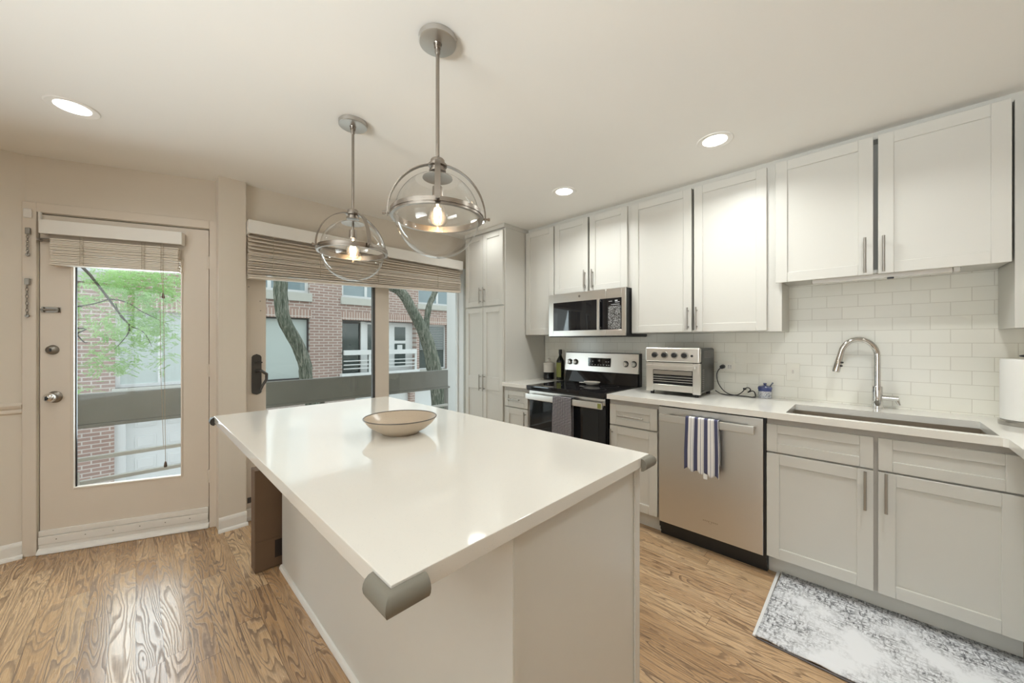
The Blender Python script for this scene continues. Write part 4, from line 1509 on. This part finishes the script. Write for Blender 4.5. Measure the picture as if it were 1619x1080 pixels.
for k in range(11):
    zz = 0.97 + k * 0.013
    box(bm, (2.705, TY0 - 0.0015, zz), (2.745, TY0 + 0.001, zz + 0.005))
for k in range(5):
    for q in range(6):
        box(bm, (2.75 + q * 0.034, TY0 - 0.0012, 1.185 + k * 0.011), (2.776 + q * 0.034, TY0 + 0.001, 1.189 + k * 0.011))
obj('side_louvres', bm, 'hard', r)

# power cord, sockets
r = thing('wall_socket', 'horizontal white outlet plate in the tiles right of the toaster oven', 'socket', (3.045, 0.748, 1.113))
bm = bmesh.new()
box(bm, (3.0445, 0.694, 1.079), (3.0495, 0.806, 1.149), 0.002)
obj('face_plate', bm, 'plate', r)
obj('outlet_face', B(((3.043, 0.712, 1.098), (3.0446, 0.745, 1.130)), ((3.043, 0.752, 1.098), (3.0446, 0.786, 1.130)), bev=0.001), 'white_trim', r)
bm = bmesh.new()
for yy in (0.720, 0.733):
    box(bm, (3.0424, yy - 0.002, 1.116), (3.043, yy + 0.002, 1.125))
    box(bm, (3.0424, yy - 0.0015, 1.104), (3.043, yy + 0.0015, 1.110))
obj('slots', bm, 'black', r)
r = thing('light_switch', 'white toggle switch plate in the tiles left of the tap', 'switch', (3.045, 0.355, 1.098))
obj('face_plate', B(((3.0445, 0.319, 1.040), (3.0495, 0.391, 1.157)), bev=0.002), 'plate', r)
obj('toggle', B(((3.036, 0.350, 1.088), (3.0446, 0.360, 1.110)), bev=0.002), 'white_trim', r)
r = thing('power_cord', 'black power cord looping from the toaster oven to the outlet', 'cord', (2.95, 0.65, 0.914))
bm = bmesh.new()
ctrl = [(2.965, 0.800, 0.940), (2.955, 0.760, 0.922), (2.945, 0.700, 0.9185), (2.96, 0.655, 0.925), (2.985, 0.630, 0.948), (3.0, 0.620, 0.968),
        (3.0, 0.600, 0.975), (2.99, 0.585, 0.962), (2.985, 0.600, 0.944), (2.995, 0.575, 0.955), (2.99, 0.560, 0.945), (2.975, 0.553, 0.922), (2.965, 0.560, 0.9185),
        (2.960, 0.556, 0.9185), (2.948, 0.549, 0.9185), (2.938, 0.566, 0.9185), (2.950, 0.600, 0.9185), (2.965, 0.690, 0.9195), (2.99, 0.745, 0.935), (3.010, 0.790, 0.985), (3.015, 0.805, 1.045),
        (3.015, 0.795, 1.085), (3.012, 0.776, 1.106)]


def spline(c, per=6):
    out = []
    P = [Vector(p) for p in c]
    for i in range(len(P) - 1):
        a, b, c2, d2 = P[max(i - 1, 0)], P[i], P[i + 1], P[min(i + 2, len(P) - 1)]
        for k in range(per):
            t = k / per
            out.append(0.5 * ((2 * b) + (c2 - a) * t + (2 * a - 5 * b + 4 * c2 - d2) * t * t + (3 * b - a - 3 * c2 + d2) * t ** 3))
    out.append(P[-1])
    return out


tube(bm, spline(ctrl), 0.0034, 8)
obj('cable', bm, 'black', r)
bm = bmesh.new()
cyl(bm, (3.008, 0.770, 1.112), (3.0425, 0.770, 1.114), 0.014, 14, 0.016)
obj('plug', bm, 'black', r)
obj('cable_tie', B(((2.992, 0.612, 0.958), (3.006, 0.632, 0.972)), bev=0.003), 'black', r)

# ------------------------------------------------------------------ small things on the worktops
r = thing('canister', 'white lidded canister with a black lower half beside the pantry', 'canister', (2.955, 2.345, 0.914))
cc = (2.955, 2.345, 0.9145)
bm = bmesh.new()
lathe(bm, [(0.0, 0.0), (0.052, 0.0), (0.0545, 0.004), (0.0545, 0.072), (0.0, 0.072)], cc, 36)
obj('black_base', bm, 'black_gloss', r)
bm = bmesh.new()
lathe(bm, [(0.0, 0.0722), (0.0545, 0.0722), (0.0545, 0.148), (0.050, 0.152), (0.0, 0.152)], cc, 36)
obj('canister_body', bm, 'ceramic', r)
bm = bmesh.new()
lathe(bm, [(0.056, 0.1522), (0.058, 0.156), (0.056, 0.166), (0.030, 0.178), (0.012, 0.182), (0.010, 0.190), (0.016, 0.198), (0.017, 0.206), (0.010, 0.214), (0.0, 0.216)], cc, 36)
obj('lid', bm, 'ceramic', r)
r = thing('oil_bottle', 'dark olive oil bottle with a green label left of the stove', 'bottle', (2.975, 2.207, 0.914))
oc = (2.972, 2.212, 0.9145)
bm = bmesh.new()
lathe(bm, [(0.0, 0.0), (0.036, 0.0), (0.039, 0.004), (0.039, 0.185), (0.036, 0.20), (0.018, 0.232), (0.0145, 0.245), (0.0145, 0.272)], oc, 8)
obj('bottle_body', bm, 'bottle', r, angle=50)
bm = bmesh.new()
lathe(bm, [(0.0155, 0.262), (0.0165, 0.264), (0.0165, 0.305), (0.0, 0.306)], oc, 20)
obj('cap', bm, 'black', r)
bm = bmesh.new()
rr = 0.0392
pts = [(oc[0] + rr * math.cos(2 * PI * k / 8), oc[1] + rr * math.sin(2 * PI * k / 8)) for k in range(8)]
for k in (3, 4):
    a, b = pts[k], pts[(k + 1) % 8]
    nx, ny = (a[0] + b[0]) / 2 - oc[0], (a[1] + b[1]) / 2 - oc[1]
    n = math.hypot(nx, ny)
    nx, ny = nx / n * 0.0008, ny / n * 0.0008
    q = [bm.verts.new(v) for v in ((a[0], a[1], oc[2] + 0.03), (b[0], b[1], oc[2] + 0.03), (b[0], b[1], oc[2] + 0.175), (a[0], a[1], oc[2] + 0.175))]
    q2 = [bm.verts.new((v.co.x + nx, v.co.y + ny, v.co.z)) for v in q]
    bm.faces.new(q)
    bm.faces.new(q2)
    for i in range(4):
        bm.faces.new((q[i], q[(i + 1) % 4], q2[(i + 1) % 4], q2[i]))
bmesh.ops.recalc_face_normals(bm, faces=bm.faces)
obj('paper_label', bm, 'label', r)
r = thing('sugar_jar', 'small blue and white ceramic jar with a spoon near the cord', 'jar', (3.0, 0.495, 0.914))
jc = (2.995, 0.502, 0.9145)
bm = bmesh.new()
lathe(bm, [(0.0, 0.0), (0.036, 0.0), (0.0385, 0.004), (0.0385, 0.058), (0.041, 0.060), (0.041, 0.072), (0.0, 0.072)], jc, 32)
obj('jar_body', bm, 'jar', r)
bm = bmesh.new()
lathe(bm, [(0.040, 0.0722), (0.036, 0.080), (0.010, 0.086), (0.006, 0.090), (0.011, 0.095), (0.010, 0.101), (0.0, 0.103)], jc, 28)
obj('lid', bm, plain('blue_glaze', srgb(92, 100, 136), 0.15), r)
bm = bmesh.new()
tube(bm, [(jc[0], jc[1] - 0.025, jc[2] + 0.074), (jc[0] - 0.006, jc[1] - 0.040, jc[2] + 0.098), (jc[0] - 0.008, jc[1] - 0.046, jc[2] + 0.108)], [0.003, 0.004, 0.005], 10)
obj('spoon_handle', bm, plain('blue_grey_glaze', srgb(110, 118, 135), 0.2), r)

r = thing('paper_towel_holder', 'white paper towel roll on a steel stand right of the sink', 'holder', (2.835, -0.526, 0.914))
hc = (2.838, -0.528, 0.9145)
bm = bmesh.new()
lathe(bm, [(0.0, 0.0), (0.084, 0.0), (0.086, 0.003), (0.086, 0.020), (0.080, 0.025), (0.0, 0.025)], hc, 48)
obj('stand_base', bm, 'handle', r)
bm = bmesh.new()
lathe(bm, [(0.020, 0.0255), (0.080, 0.0255), (0.081, 0.03), (0.081, 0.298), (0.078, 0.304), (0.020, 0.304)], hc, 56)
obj('paper_roll', bm, 'paper', r)
bm = bmesh.new()
lathe(bm, [(0.008, 0.0255), (0.008, 0.312), (0.026, 0.316), (0.027, 0.322), (0.010, 0.326), (0.012, 0.338), (0.0, 0.342)], hc, 20)
obj('post', bm, 'black', r)

r = thing('kitchen_rug', 'white and grey distressed runner rug on the floor by the sink cabinet', 'rug', (2.2, -0.5, 0))
RX0, RX1, RYA, RYB = 1.893, 2.512, -0.515, 0.352
bm = bmesh.new()
nx_, ny_ = 12, 40
g = []
for j in range(ny_ + 1):
    row = []
    for i in range(nx_ + 1):
        x = RX0 + (RX1 - RX0) * i / nx_
        y = RYB + (RYA - RYB) * j / ny_
        sk = (RYB - y) * 0.012
        row.append(bm.verts.new((x + (sk if i < nx_ else 0), y - 0.010 * (i / nx_), 0.0085 + 0.0007 * math.sin(i * 1.7 + j * 0.9) + (0.004 * max(0, math.sin(j * 0.8)) if i == 0 else 0))))
    g.append(row)
for j in range(ny_):
    for i in range(nx_):
        bm.faces.new((g[j][i], g[j + 1][i], g[j + 1][i + 1], g[j][i + 1]))
bmesh.ops.recalc_face_normals(bm, faces=bm.faces)
pile = obj('pile', bm, 'rug', r)
sm = pile.modifiers.new('thickness', 'SOLIDIFY')
sm.thickness = 0.006
sm.offset = -1
obj('end_binding', B(((RX0 + 0.002, RYB - 0.003, 0.0015), (RX1 - 0.004, RYB + 0.012, 0.0105)), bev=0.002), 'rug_edge', r)
obj('long_edge', B(((RX0 - 0.004, RYA, 0.0005), (RX0 + 0.004, RYB - 0.004, 0.007)), bev=0.002), 'rug_back', r)



# ------------------------------------------------------------------ outdoors
struct('ground', B(((-14, 3.9, -3.0), (20, 16, -2.8))), 'conc')
struct('floor_balcony', B(((-2.2, 3.95, -0.16), (3.6, 4.48, -0.06)), ((-2.2, 3.82, -0.16), (3.6, 3.95, -0.06))), 'deck')
r = thing('balcony_railing', 'grey balcony rail with one broad board outside the glass doors', 'railing', (1.4, 4.42, -0.06))
obj('top_board', B(((-0.345, 4.38, 0.648), (3.17, 4.43, 0.888)), bev=0.004), 'beam', r)
obj('ledge', B(((-0.345, 4.374, 0.622), (3.20, 4.436, 0.6475)), bev=0.002), 'beam', r)
for (za, zb) in ((0.362, 0.392), (0.18, 0.21)):
    obj('rail', B(((-0.50, 4.385, za), (3.17, 4.425, zb)), bev=0.002), plain('pale_grey_rail', (0.60, 0.60, 0.57, 1), 0.5, vary=0.1), r)
for px in (-0.52, 1.45, 3.16):
    obj('post', B(((px, 4.432, -0.06), (px + 0.05, 4.475, 0.66)), bev=0.002), 'beam', r)
obj('rail_bracket', B(((-0.345, 4.376, 0.165), (-0.305, 4.3845, 0.285))), 'ext_white', r)
struct('wall_neighbour', prism(bmesh.new(), [(3.32, 4.62), (4.1, 4.62), (4.1, 4.9), (3.56, 4.9)], 'z', -2.8, 4.2), 'ext_white')

bld = thing('brick_building', 'red brick town house with white doors and balconies across the lane', 'building', (3.0, 9.6, -2.8))
YF = 9.6
# openings in the facade: (x0, x1, z0, z1)
holes = [(-0.26, 1.30, 0.46, 1.86), (1.50, 2.91, 0.40, 1.86), (3.665, 5.80, 0.36, 1.86), (5.90, 6.90, 0.44, 1.82), (8.0, 9.4, 0.44, 1.86),
         (1.2, 2.90, 2.45, 4.1), (3.66, 4.85, 2.43, 4.1), (5.87, 7.2, 2.42, 4.1), (-1.6, -0.2, 2.5, 4.1),
         (-0.27, 1.6, -2.8, 0.02), (4.0, 5.6, -2.8, -0.05), (5.75, 6.9, -2.8, -0.05)]
xs = sorted({-6.0, 11.0} | {h[0] for h in holes} | {h[1] for h in holes})
zs = sorted({-2.8, 5.6} | {h[2] for h in holes} | {h[3] for h in holes})
bm = bmesh.new()
for i in range(len(xs) - 1):
    run = None
    for j in range(len(zs) - 1):
        mx, mz = (xs[i] + xs[i + 1]) / 2, (zs[j] + zs[j + 1]) / 2
        solid = not any(h[0] < mx < h[1] and h[2] < mz < h[3] for h in holes)
        if solid:
            if run is None:
                run = zs[j]
        if (not solid or j == len(zs) - 2) and run is not None:
            box(bm, (xs[i], YF, run), (xs[i + 1], YF + 0.35, zs[j + 1] if solid else zs[j]))
            run = None
obj('brick_wall', bm, 'brick', bld)
obj('back_wall', B(((-6, YF + 1.2, -2.8), (11, YF + 1.4, 5.6))), 'ext_white', bld)
for (a, b, z) in ((-0.30, 1.34, 1.861), (1.45, 2.95, 1.861), (3.63, 5.84, 1.861), (5.86, 6.94, 1.821)):
    obj('lintel', B(((a, YF - 0.008, z), (b, YF - 0.0005, z + 0.20))), 'soldier', bld)
for (a, b, z, t) in ((1.10, 2.95, 2.25, 0.20), (3.62, 4.90, 2.25, 0.18), (5.83, 7.25, 2.27, 0.15), (-1.65, -0.15, 2.32, 0.18), (-0.30, 1.34, 0.36, 0.10), (1.46, 2.95, 0.30, 0.10), (5.86, 6.94, 0.33, 0.11)):
    obj('sill', B(((a, YF - 0.06, z), (b, YF + 0.10, z + t)), bev=0.005), 'stone', bld)


def window(x0, x1, z0, z1, frame, fill, fw=0.05, mull=(), dep=0.10, label=None):
    bm = bmesh.new()
    y0, y1 = YF + dep, YF + dep + 0.06
    box(bm, (x0, y0, z0), (x0 + fw, y1, z1))
    box(bm, (x1 - fw, y0, z0), (x1, y1, z1))
    box(bm, (x0 + fw, y0, z0), (x1 - fw, y1, z0 + fw))
    box(bm, (x0 + fw, y0, z1 - fw), (x1 - fw, y1, z1))
    for m_ in mull:
        box(bm, (m_ - fw / 2, y0, z0 + fw), (m_ + fw / 2, y1, z1 - fw))
    w = obj('window', bm, frame, bld)
    obj('pane', B(((x0 + fw * 0.5, y1 - 0.03, z0 + fw * 0.5), (x1 - fw * 0.5, y1 - 0.015, z1 - fw * 0.5))), fill, w)
    return w


window(-0.26, 1.30, 0.46, 1.86, 'ext_white', 'shade', 0.06, mull=(0.32,))
window(1.50, 2.91, 0.40, 1.86, 'ext_dark', 'shade', 0.035)
window(5.90, 6.90, 0.44, 1.82, 'ext_white', 'pane', 0.05)
window(8.0, 9.4, 0.44, 1.86, 'ext_white', 'pane', 0.05)
window(1.2, 2.90, 2.45, 4.1, 'ext_white', 'pane_sky', 0.07, mull=(2.1,))
window(3.66, 4.85, 2.43, 4.1, 'ext_white', 'pane_sky', 0.07, mull=(4.32,))
window(5.87, 7.2, 2.42, 4.1, 'ext_white', 'pane_sky', 0.07, mull=(6.6,))
window(-1.6, -0.2, 2.5, 4.1, 'ext_white', 'pane_sky', 0.07)
bm = bmesh.new()
for k in range(14):
    box(bm, (5.96, YF + 0.07, 1.05 + k * 0.052), (6.84, YF + 0.095, 1.085 + k * 0.052))
obj('venetian_blind', bm, 'blinds', bld)
# balcony opening
window(3.68, 4.22, 0.40, 1.80, 'ext_dark', 'pane', 0.025, dep=0.22)
obj('window_post', B(((4.22, YF + 0.18, 0.38), (4.36, YF + 0.28, 1.84)), bev=0.003), 'ext_white', bld)
window(4.37, 4.90, 0.40, 1.82, 'ext_white', 'pane', 0.05, dep=0.22)
d = obj('balcony_door', B(((4.96, YF + 0.22, 0.36), (5.80, YF + 0.28, 1.85)), bev=0.003), 'ext_white', bld)
obj('door_pane', B(((5.22, YF + 0.21, 1.33), (5.56, YF + 0.2195, 1.72)), ((5.22, YF + 0.21, 0.60), (5.56, YF + 0.2195, 1.24))), 'pane', d)
obj('door_notice', B(((5.30, YF + 0.205, 1.02), (5.46, YF + 0.2099, 1.20)),), 'ext_white', d)
obj('balcony_beam', B(((3.67, YF - 0.12, 0.95), (5.75, YF - 0.05, 1.075)), bev=0.004), 'ext_white', bld)
for zz in (0.80, 0.70, 0.60):
    obj('balcony_rail', B(((3.67, YF - 0.10, zz - 0.012), (5.75, YF - 0.07, zz + 0.012))), 'ext_white', bld)
for xx in (4.32, 5.70):
    obj('balcony_post', B(((xx, YF - 0.11, 0.48), (xx + 0.05, YF - 0.06, 0.95))), 'ext_white', bld)
obj('balcony_ledge', B(((3.60, YF - 0.16, 0.32), (5.82, YF + 0.05, 0.48)), bev=0.004), 'ext_white', bld)
# lower doors
obj('door_casing', B(((-0.27, YF + 0.06, -2.8), (-0.13, YF + 0.2, 0.0)), ((-0.13, YF + 0.06, -0.10), (1.60, YF + 0.2, 0.02))), 'ext_white', bld)
gd = bmesh.new()
box(gd, (-0.13, YF + 0.16, -2.8), (1.60, YF + 0.22, -0.10))
for xx in (-0.02, 0.42, 0.86, 1.28):
    for zz in (-0.40, -0.80, -1.20, -1.60, -2.0):
        wv = 0.29
        box(gd, (xx, YF + 0.150, zz + 0.10), (xx + wv, YF + 0.16, zz + 0.34), 0.008)
        box(gd, (xx + 0.035, YF + 0.142, zz + 0.135), (xx + wv - 0.035, YF + 0.150, zz + 0.305), 0.006)
obj('garage_door', gd, 'ext_white', bld)
obj('front_door', B(((4.0, YF + 0.14, -2.8), (5.6, YF + 0.2, -0.05))), 'ext_white', bld)
obj('door_wreath', B(((5.28, YF + 0.11, -0.75), (5.42, YF + 0.1395, -0.45)), bev=0.03), 'ext_dark', bld)
obj('front_door', B(((5.75, YF + 0.14, -2.8), (6.9, YF + 0.2, -0.05))), 'ext_white', bld)


# trees
def px_pt(px, py, y):
    """point on the plane y = const seen through a pixel of the photo: only used to read positions off it"""
    a = YAW
    u, v = (px - 809.5) / F_PX, -(py - 540.0) / F_PX
    rx, ry = math.sin(a) + u * math.cos(a), math.cos(a) - u * math.sin(a)
    t = y / ry
    return Vector((t * rx, y, 1.30 + t * v))


def trunk(name, parent, pts, rs, y, mat='bark', seg=16):
    P = [px_pt(p[0], p[1], y) if len(p) == 2 else Vector(p) for p in pts]
    Q = spline(P, 6)
    R = []
    n = len(P)
    for i in range(n - 1):
        for k in range(6):
            R.append(rs[i] + (rs[i + 1] - rs[i]) * k / 6)
    R.append(rs[-1])
    bm = bmesh.new()
    tube(bm, Q, R, seg)
    for v in bm.verts:
        h = math.sin(v.co.z * 17 + v.co.x * 31) * 0.006 + random.uniform(-0.004, 0.004)
        v.co += Vector((h, h * 0.5, 0))
    return obj(name, bm, mat, parent, angle=80)


r = thing('street_tree', 'leaning bare tree trunk behind the left sliding door pane', 'tree', (1.9, 6.5, -2.8))
trunk('trunk', r, [(2.35, 6.5, -2.8), (2.15, 6.5, -0.6), (484.5, 600), (482.7, 580), (472.3, 548), (453.5, 514), (445, 488), (443.4, 443), (441, 405), (446, 340)], [.12, .11, .098, .096, .094, .094, .094, .098, .10, .09], 6.5)
r = thing('street_tree', 'forked tree trunk behind the right sliding door pane', 'tree', (4.45, 6.5, -2.8))
trunk('trunk', r, [(4.62, 6.5, -2.8), (4.52, 6.5, -1.0), (694, 626), (685.4, 580), (680.5, 557), (674.7, 537), (667, 519), (659, 503), (651, 489), (642, 472), (630, 459), (612, 450), (585, 436)],
      [.20, .19, .165, .150, .140, .135, .115, .108, .10, .098, .092, .085, .07], 6.5)
trunk('branch', r, [(674.5, 530), (673.5, 516), (675.5, 500), (679, 482), (687, 464), (697, 440)], [.07, .068, .062, .060, .056, .05], 6.5)

r = thing('locust_tree', 'green leafy locust branches hanging outside the glass door', 'tree', (-1.7, 5.7, -2.8))
yb = 5.7
trunk('trunk', r, [(-1.9, 5.7, -2.8), (-1.85, 5.7, 0.0), (-1.7, 5.7, 2.0), (-1.2, 5.7, 3.2)], [.16, .14, .12, .09], yb)
limbs = [
    ([(-1.2, 5.7, 3.2), (120, 412), (148, 442), (172, 473), (186, 492), (205, 516), (203, 528)], [0.0310, 0.0136, 0.0112, 0.0099, 0.0081, 0.0056, 0.0025]),
    ([(172, 473), (190, 475), (208, 482), (225, 493), (250, 505), (268, 514)], [0.0074, 0.0062, 0.0056, 0.0050, 0.0037, 0.0019]),
    ([(-1.75, 5.7, 1.6), (100, 484), (125, 484), (150, 480), (172, 473)], [0.0186, 0.0087, 0.0074, 0.0062, 0.0062]),
    ([(203, 512), (203, 526), (192, 541), (180, 553)], [0.0056, 0.0050, 0.0037, 0.0019]),
    ([(205, 516), (222, 522), (232, 532), (240, 548)], [0.0056, 0.0043, 0.0037, 0.0019]),
    ([(-1.75, 5.7, 1.2), (110, 520), (121, 529), (133, 541), (139, 541)], [0.0155, 0.0081, 0.0068, 0.0050, 0.0025]),
    ([(183, 480), (190, 500), (206, 514)], [0.0043, 0.0037, 0.0031]),
]
ends = []
bmz = bmesh.new()
for pts, rs in limbs:
    P = [px_pt(p[0], p[1], yb) if len(p) == 2 else Vector(p) for p in pts]
    Q = spline(P, 5)
    R = []
    for i in range(len(P) - 1):
        for k in range(5):
            R.append(rs[i] + (rs[i + 1] - rs[i]) * k / 5)
    R.append(rs[-1])
    tube(bmz, Q, R, 8)
obj('branches', bmz, 'twig', r)
rnd = random.Random(5)
blobs = [(190, 440, 55, 26, 60), (165, 450, 40, 25, 28), (230, 455, 50, 28, 60), (265, 450, 40, 28, 40), (240, 480, 42, 26, 60), (215, 512, 40, 22, 60),
         (180, 515, 28, 26, 30), (250, 520, 40, 24, 36), (128, 474, 28, 14, 22), (170, 545, 24, 24, 14), (262, 560, 24, 24, 12), (155, 572, 28, 16, 18), (195, 578, 22, 12, 14), (127, 612, 14, 10, 8), (128, 512, 18, 10, 8), (215, 545, 34, 16, 18), (225, 425, 60, 16, 40)]
bm = bmesh.new()
for (cx, cy, wx_, wy_, n) in blobs:
    for k in range(int(n * 2.4)):
        px, py = rnd.gauss(cx, wx_ * 0.55), rnd.gauss(cy, wy_ * 0.58)
        c = px_pt(px, py, yb + rnd.uniform(-0.1, 1.1))
        az = rnd.uniform(0, 2 * PI)
        d = Vector((math.cos(az), math.sin(az) * 0.7, rnd.uniform(-0.75, 0.15))).normalized()
        sd_ = d.cross(Vector((0, 0, 1)))
        sd_ = sd_.normalized() if sd_.length > 0.05 else Vector((1, 0, 0))
        up_ = sd_.cross(d).normalized()
        L = rnd.uniform(0.09, 0.17)
        for i in range(9):
            for sgn in (-1, 1):
                b0 = c + d * (L * (i + 0.5) / 9)
                ll, ww = rnd.uniform(0.022, 0.032), rnd.uniform(0.006, 0.009)
                dr = (sd_ * sgn * 0.9 + d * 0.4 + up_ * rnd.uniform(-0.45, 0.15)).normalized()
                w_ = (d - dr * d.dot(dr)).normalized() * ww
                bm.faces.new([bm.verts.new(b0), bm.verts.new(b0 + dr * ll * 0.5 + w_), bm.verts.new(b0 + dr * ll), bm.verts.new(b0 + dr * ll * 0.5 - w_)])
lf = obj('foliage', bm, 'leaf', r, smooth=False)
